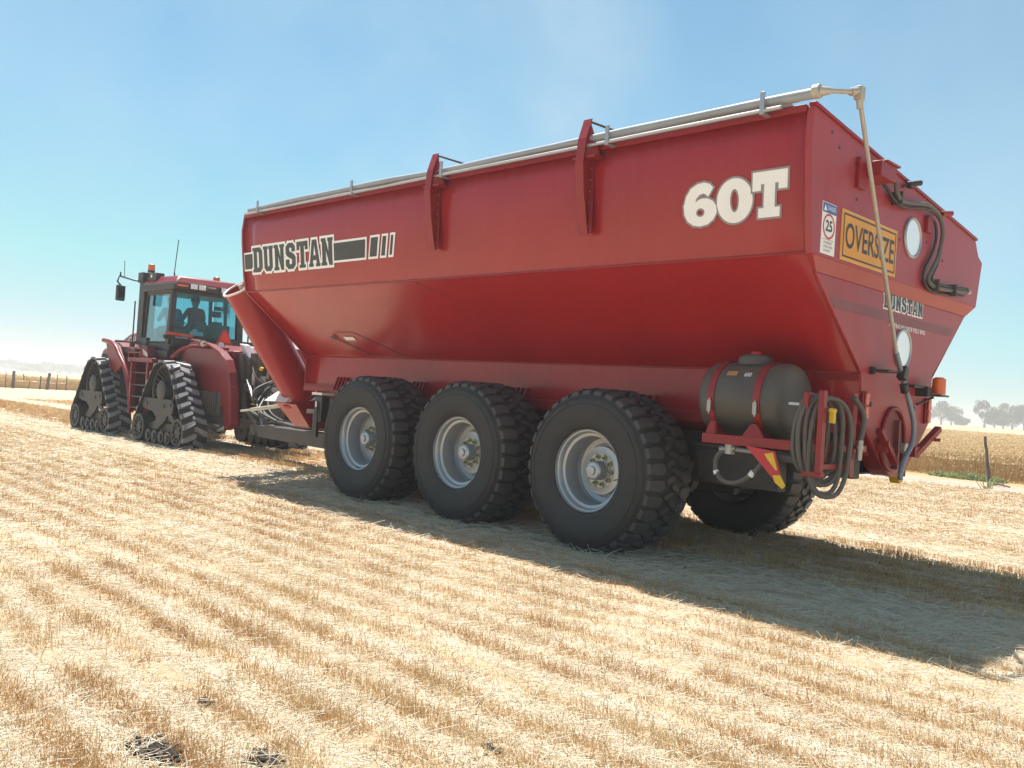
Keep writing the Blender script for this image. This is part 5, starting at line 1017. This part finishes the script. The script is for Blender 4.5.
def skin_person(loc, shirt, lab, lean, capm, cap):
    o, me, Rr, E = person(loc, shirt, lab, capm, lean)
    # skin radii need the skin layer: made through bmesh
    import bmesh
    bm = bmesh.new(); bm.from_mesh(me); lay = bm.verts.layers.skin.verify(); bm.verts.ensure_lookup_table()
    for i, v in enumerate(bm.verts): v[lay].radius = (Rr[i], Rr[i]); v[lay].use_root = (i == 0)
    bm.to_mesh(me); bm.free()
    hx = Vector((-.04, lean, .77))
    # skin-coloured head, neck and forearms as material by position on the evaluated body
    m = bpy.data.materials.new('clothed_body'); m.use_nodes = True; N = m.node_tree.nodes; L = m.node_tree.links; bs = N['Principled BSDF']; tc = N.new('ShaderNodeTexCoord'); sp = N.new('ShaderNodeSeparateXYZ'); L.new(tc.outputs['Object'], sp.inputs[0])
    c1 = N.new('ShaderNodeMath'); c1.operation = 'GREATER_THAN'; c1.inputs[1].default_value = .60; L.new(sp.outputs['Z'], c1.inputs[0])
    c2 = N.new('ShaderNodeMath'); c2.operation = 'LESS_THAN'; c2.inputs[1].default_value = -.19; L.new(sp.outputs['X'], c2.inputs[0])
    c3 = N.new('ShaderNodeMath'); c3.operation = 'GREATER_THAN'; c3.inputs[1].default_value = .22; L.new(sp.outputs['Z'], c3.inputs[0])
    c4 = N.new('ShaderNodeMath'); c4.operation = 'MULTIPLY'; L.new(c2.outputs[0], c4.inputs[0]); L.new(c3.outputs[0], c4.inputs[1])
    c5 = N.new('ShaderNodeMath'); c5.operation = 'MAXIMUM'; L.new(c1.outputs[0], c5.inputs[0]); L.new(c4.outputs[0], c5.inputs[1])
    c6 = N.new('ShaderNodeMath'); c6.operation = 'LESS_THAN'; c6.inputs[1].default_value = .19; L.new(sp.outputs['Z'], c6.inputs[0])
    mx = N.new('ShaderNodeMix'); mx.data_type = 'RGBA'; mx.inputs[6].default_value = shirt.node_tree.nodes['Principled BSDF'].inputs['Base Color'].default_value; mx.inputs[7].default_value = (.36,.2,.13,1); L.new(c5.outputs[0], mx.inputs[0])
    mx2 = N.new('ShaderNodeMix'); mx2.data_type = 'RGBA'; L.new(mx.outputs[2], mx2.inputs[6]); mx2.inputs[7].default_value = (.03,.035,.05,1); L.new(c6.outputs[0], mx2.inputs[0]); L.new(mx2.outputs[2], bs.inputs['Base Color']); bs.inputs['Roughness'].default_value = .8
    me.materials.clear(); me.materials.append(m)
    b = MB(); n = 20; R0 = .112
    vs = [(hx.x, hx.y, hx.z+.12)]
    for r_ in range(1,7):
        ph = r_/6*R(95)
        for k in range(n): a = 2*PI*k/n; vs.append((hx.x+R0*math.sin(ph)*math.cos(a)*1.05, hx.y+R0*.93*math.sin(ph)*math.sin(a), hx.z+.012+.105*math.cos(ph)-(.05*max(0,math.cos(a)) if r_ == 6 else 0)))
    fs = [(0,1+k,1+(k+1)%n) for k in range(n)]+[(1+(r_-1)*n+k,1+r_*n+k,1+r_*n+(k+1)%n,1+(r_-1)*n+(k+1)%n) for r_ in range(1,6) for k in range(n)]
    b.add(vs, fs)
    if cap: b.hexa([(hx.x-.09,hx.y-.07,hx.z+.02),(hx.x-.19,hx.y-.05,hx.z+.0),(hx.x-.19,hx.y+.05,hx.z+.0),(hx.x-.09,hx.y+.07,hx.z+.02)], [(hx.x-.09,hx.y-.07,hx.z+.035),(hx.x-.19,hx.y-.05,hx.z+.01),(hx.x-.19,hx.y+.05,hx.z+.01),(hx.x-.09,hx.y+.07,hx.z+.035)])
    b.build('cap' if cap else 'hair', capm, o, smooth=50)
    # eyes and mouth
    b = MB()
    for s in (-1,1): b.cyl((hx.x-.094,hx.y+s*.034,hx.z+.0),(hx.x-.10,hx.y+s*.034,hx.z+.0), .010, n=10)
    b.cyl((hx.x-.088,hx.y-.02,hx.z-.065),(hx.x-.088,hx.y+.02,hx.z-.065), .006, n=6); b.build('face_feature', M['hair'], o)
    return o
skin_person((-14.72,2.40,2.60), M['shirtr'], 'person in maroon shirt and dark cap driving the tractor', .0, M['hair'], True)
skin_person((-14.72,1.86,2.54), M['shirtb'], 'person in blue grey shirt sitting left of the driver', -.05, M['hair'], False)

# ------------------------------------------------------------------ HAZE
hz = MB(); hz.box((-1600,-1600,-22),(1600,1600,17)); 
mh = bpy.data.materials.new('dusty_air'); mh.use_nodes = True; nt = mh.node_tree; nt.nodes.clear(); o_ = nt.nodes.new('ShaderNodeOutputMaterial'); v = nt.nodes.new('ShaderNodeVolumePrincipled')
v.inputs['Color'].default_value = (.64,.67,.71,1); v.inputs['Density'].default_value = .0016; v.inputs['Anisotropy'].default_value = .2; nt.links.new(v.outputs[0], o_.inputs['Volume'])
hb = hz.build('haze', mh, None, smooth=0); tag(hb, 'dusty pale air over the whole field', 'haze', kind='stuff')

# ------------------------------------------------------------------ WORLD, SUN, CAMERA
S = Vector((-1.75,.70,4.3)).normalized()
elev = math.asin(S.z); az = math.atan2(S.x, S.y)
w = bpy.data.worlds.new('World'); scene.world = w; w.use_nodes = True; N = w.node_tree.nodes; L = w.node_tree.links; N.clear()
sk = N.new('ShaderNodeTexSky'); sk.sky_type = 'NISHITA'; sk.sun_disc = False; sk.sun_elevation = elev; sk.sun_rotation = az; sk.dust_density = .3; sk.air_density = 1.0; sk.ozone_density = 1.6; sk.altitude = 100
tc = N.new('ShaderNodeTexCoord'); nz = N.new('ShaderNodeTexNoise'); nz.inputs['Scale'].default_value = 2.6; nz.inputs['Detail'].default_value = 9; nz.inputs['Roughness'].default_value = .5
L.new(tc.outputs['Generated'], nz.inputs['Vector'])
mr = N.new('ShaderNodeMapRange'); mr.inputs[1].default_value = .42; mr.inputs[2].default_value = .75; mr.inputs[3].default_value = .17; mr.inputs[4].default_value = .48; L.new(nz.outputs['Fac'], mr.inputs[0])
vd = N.new('ShaderNodeVectorMath'); vd.operation = 'DOT_PRODUCT'; vd.inputs[1].default_value = (-.742,.585,.33); L.new(tc.outputs['Generated'], vd.inputs[0])
ms = N.new('ShaderNodeMapRange'); ms.interpolation_type = 'SMOOTHSTEP'; ms.inputs[1].default_value = .965; ms.inputs[2].default_value = 1.0; ms.inputs[3].default_value = 0; ms.inputs[4].default_value = .55; L.new(vd.outputs['Value'], ms.inputs[0])
nb = N.new('ShaderNodeMapRange'); nb.inputs[1].default_value = .3; nb.inputs[2].default_value = .65; L.new(nz.outputs['Fac'], nb.inputs[0])
mm = N.new('ShaderNodeMath'); mm.operation = 'MULTIPLY_ADD'; mm.use_clamp = True; L.new(ms.outputs[0], mm.inputs[0]); L.new(nb.outputs[0], mm.inputs[1]); L.new(mr.outputs[0], mm.inputs[2])
mx = N.new('ShaderNodeMix'); mx.data_type = 'RGBA'; mx.inputs[7].default_value = (5.6,6.9,7.3,1); L.new(mm.outputs[0], mx.inputs[0]); pass
tn = N.new('ShaderNodeMix'); tn.data_type = 'RGBA'; tn.blend_type = 'MULTIPLY'; tn.inputs[0].default_value = 1; tn.inputs[7].default_value = (.56,1.04,1.06,1); L.new(sk.outputs[0], tn.inputs[6]); dk = N.new('ShaderNodeMix'); dk.data_type = 'RGBA'; dk.blend_type = 'DARKEN'; dk.inputs[0].default_value = 1; dk.inputs[7].default_value = (5.8,6.6,7.1,1); L.new(tn.outputs[2], dk.inputs[6]); L.new(dk.outputs[2], mx.inputs[6])
bg = N.new('ShaderNodeBackground'); bg.inputs['Strength'].default_value = .066; wo = N.new('ShaderNodeOutputWorld'); L.new(mx.outputs[2], bg.inputs[0]); L.new(bg.outputs[0], wo.inputs[0])
sun = bpy.data.lights.new('sun', 'SUN'); sun.energy = 5.0; sun.angle = R(.55); sun.color = (1,.97,.92); so_ = bpy.data.objects.new('sun', sun); COL.objects.link(so_); so_.rotation_euler = S.to_track_quat('Z','Y').to_euler()
cam = bpy.data.cameras.new('camera'); cam.sensor_width = 36; cam.lens = 893.762/1024*36; cam.clip_end = 6000; cam.clip_start = .05
yaw, pit, rol = -0.792275397654561, 0.010839618452325318, 0.06596040683395694
F = Vector((math.sin(yaw)*math.cos(pit), math.cos(yaw)*math.cos(pit), math.sin(pit))); Rt = Vector((math.cos(yaw), -math.sin(yaw), 0)); U = Rt.cross(F)
R2 = Rt*math.cos(rol)+U*math.sin(rol); U2 = -Rt*math.sin(rol)+U*math.cos(rol)
mw = Matrix(((R2.x,U2.x,-F.x,CAMP[0]),(R2.y,U2.y,-F.y,CAMP[1]),(R2.z,U2.z,-F.z,CAMP[2]),(0,0,0,1)))
co = bpy.data.objects.new('camera', cam); COL.objects.link(co); co.matrix_world = mw; scene.camera = co
vs_ = scene.view_settings; vs_.view_transform = 'Standard'; vs_.look = 'None'; vs_.exposure = .92; vs_.gamma = 1; vs_.use_curve_mapping = False
cy = scene.cycles; cy.use_denoising = True; cy.max_bounces = 6; cy.volume_bounces = 1; cy.transparent_max_bounces = 12; cy.volume_step_rate = 4
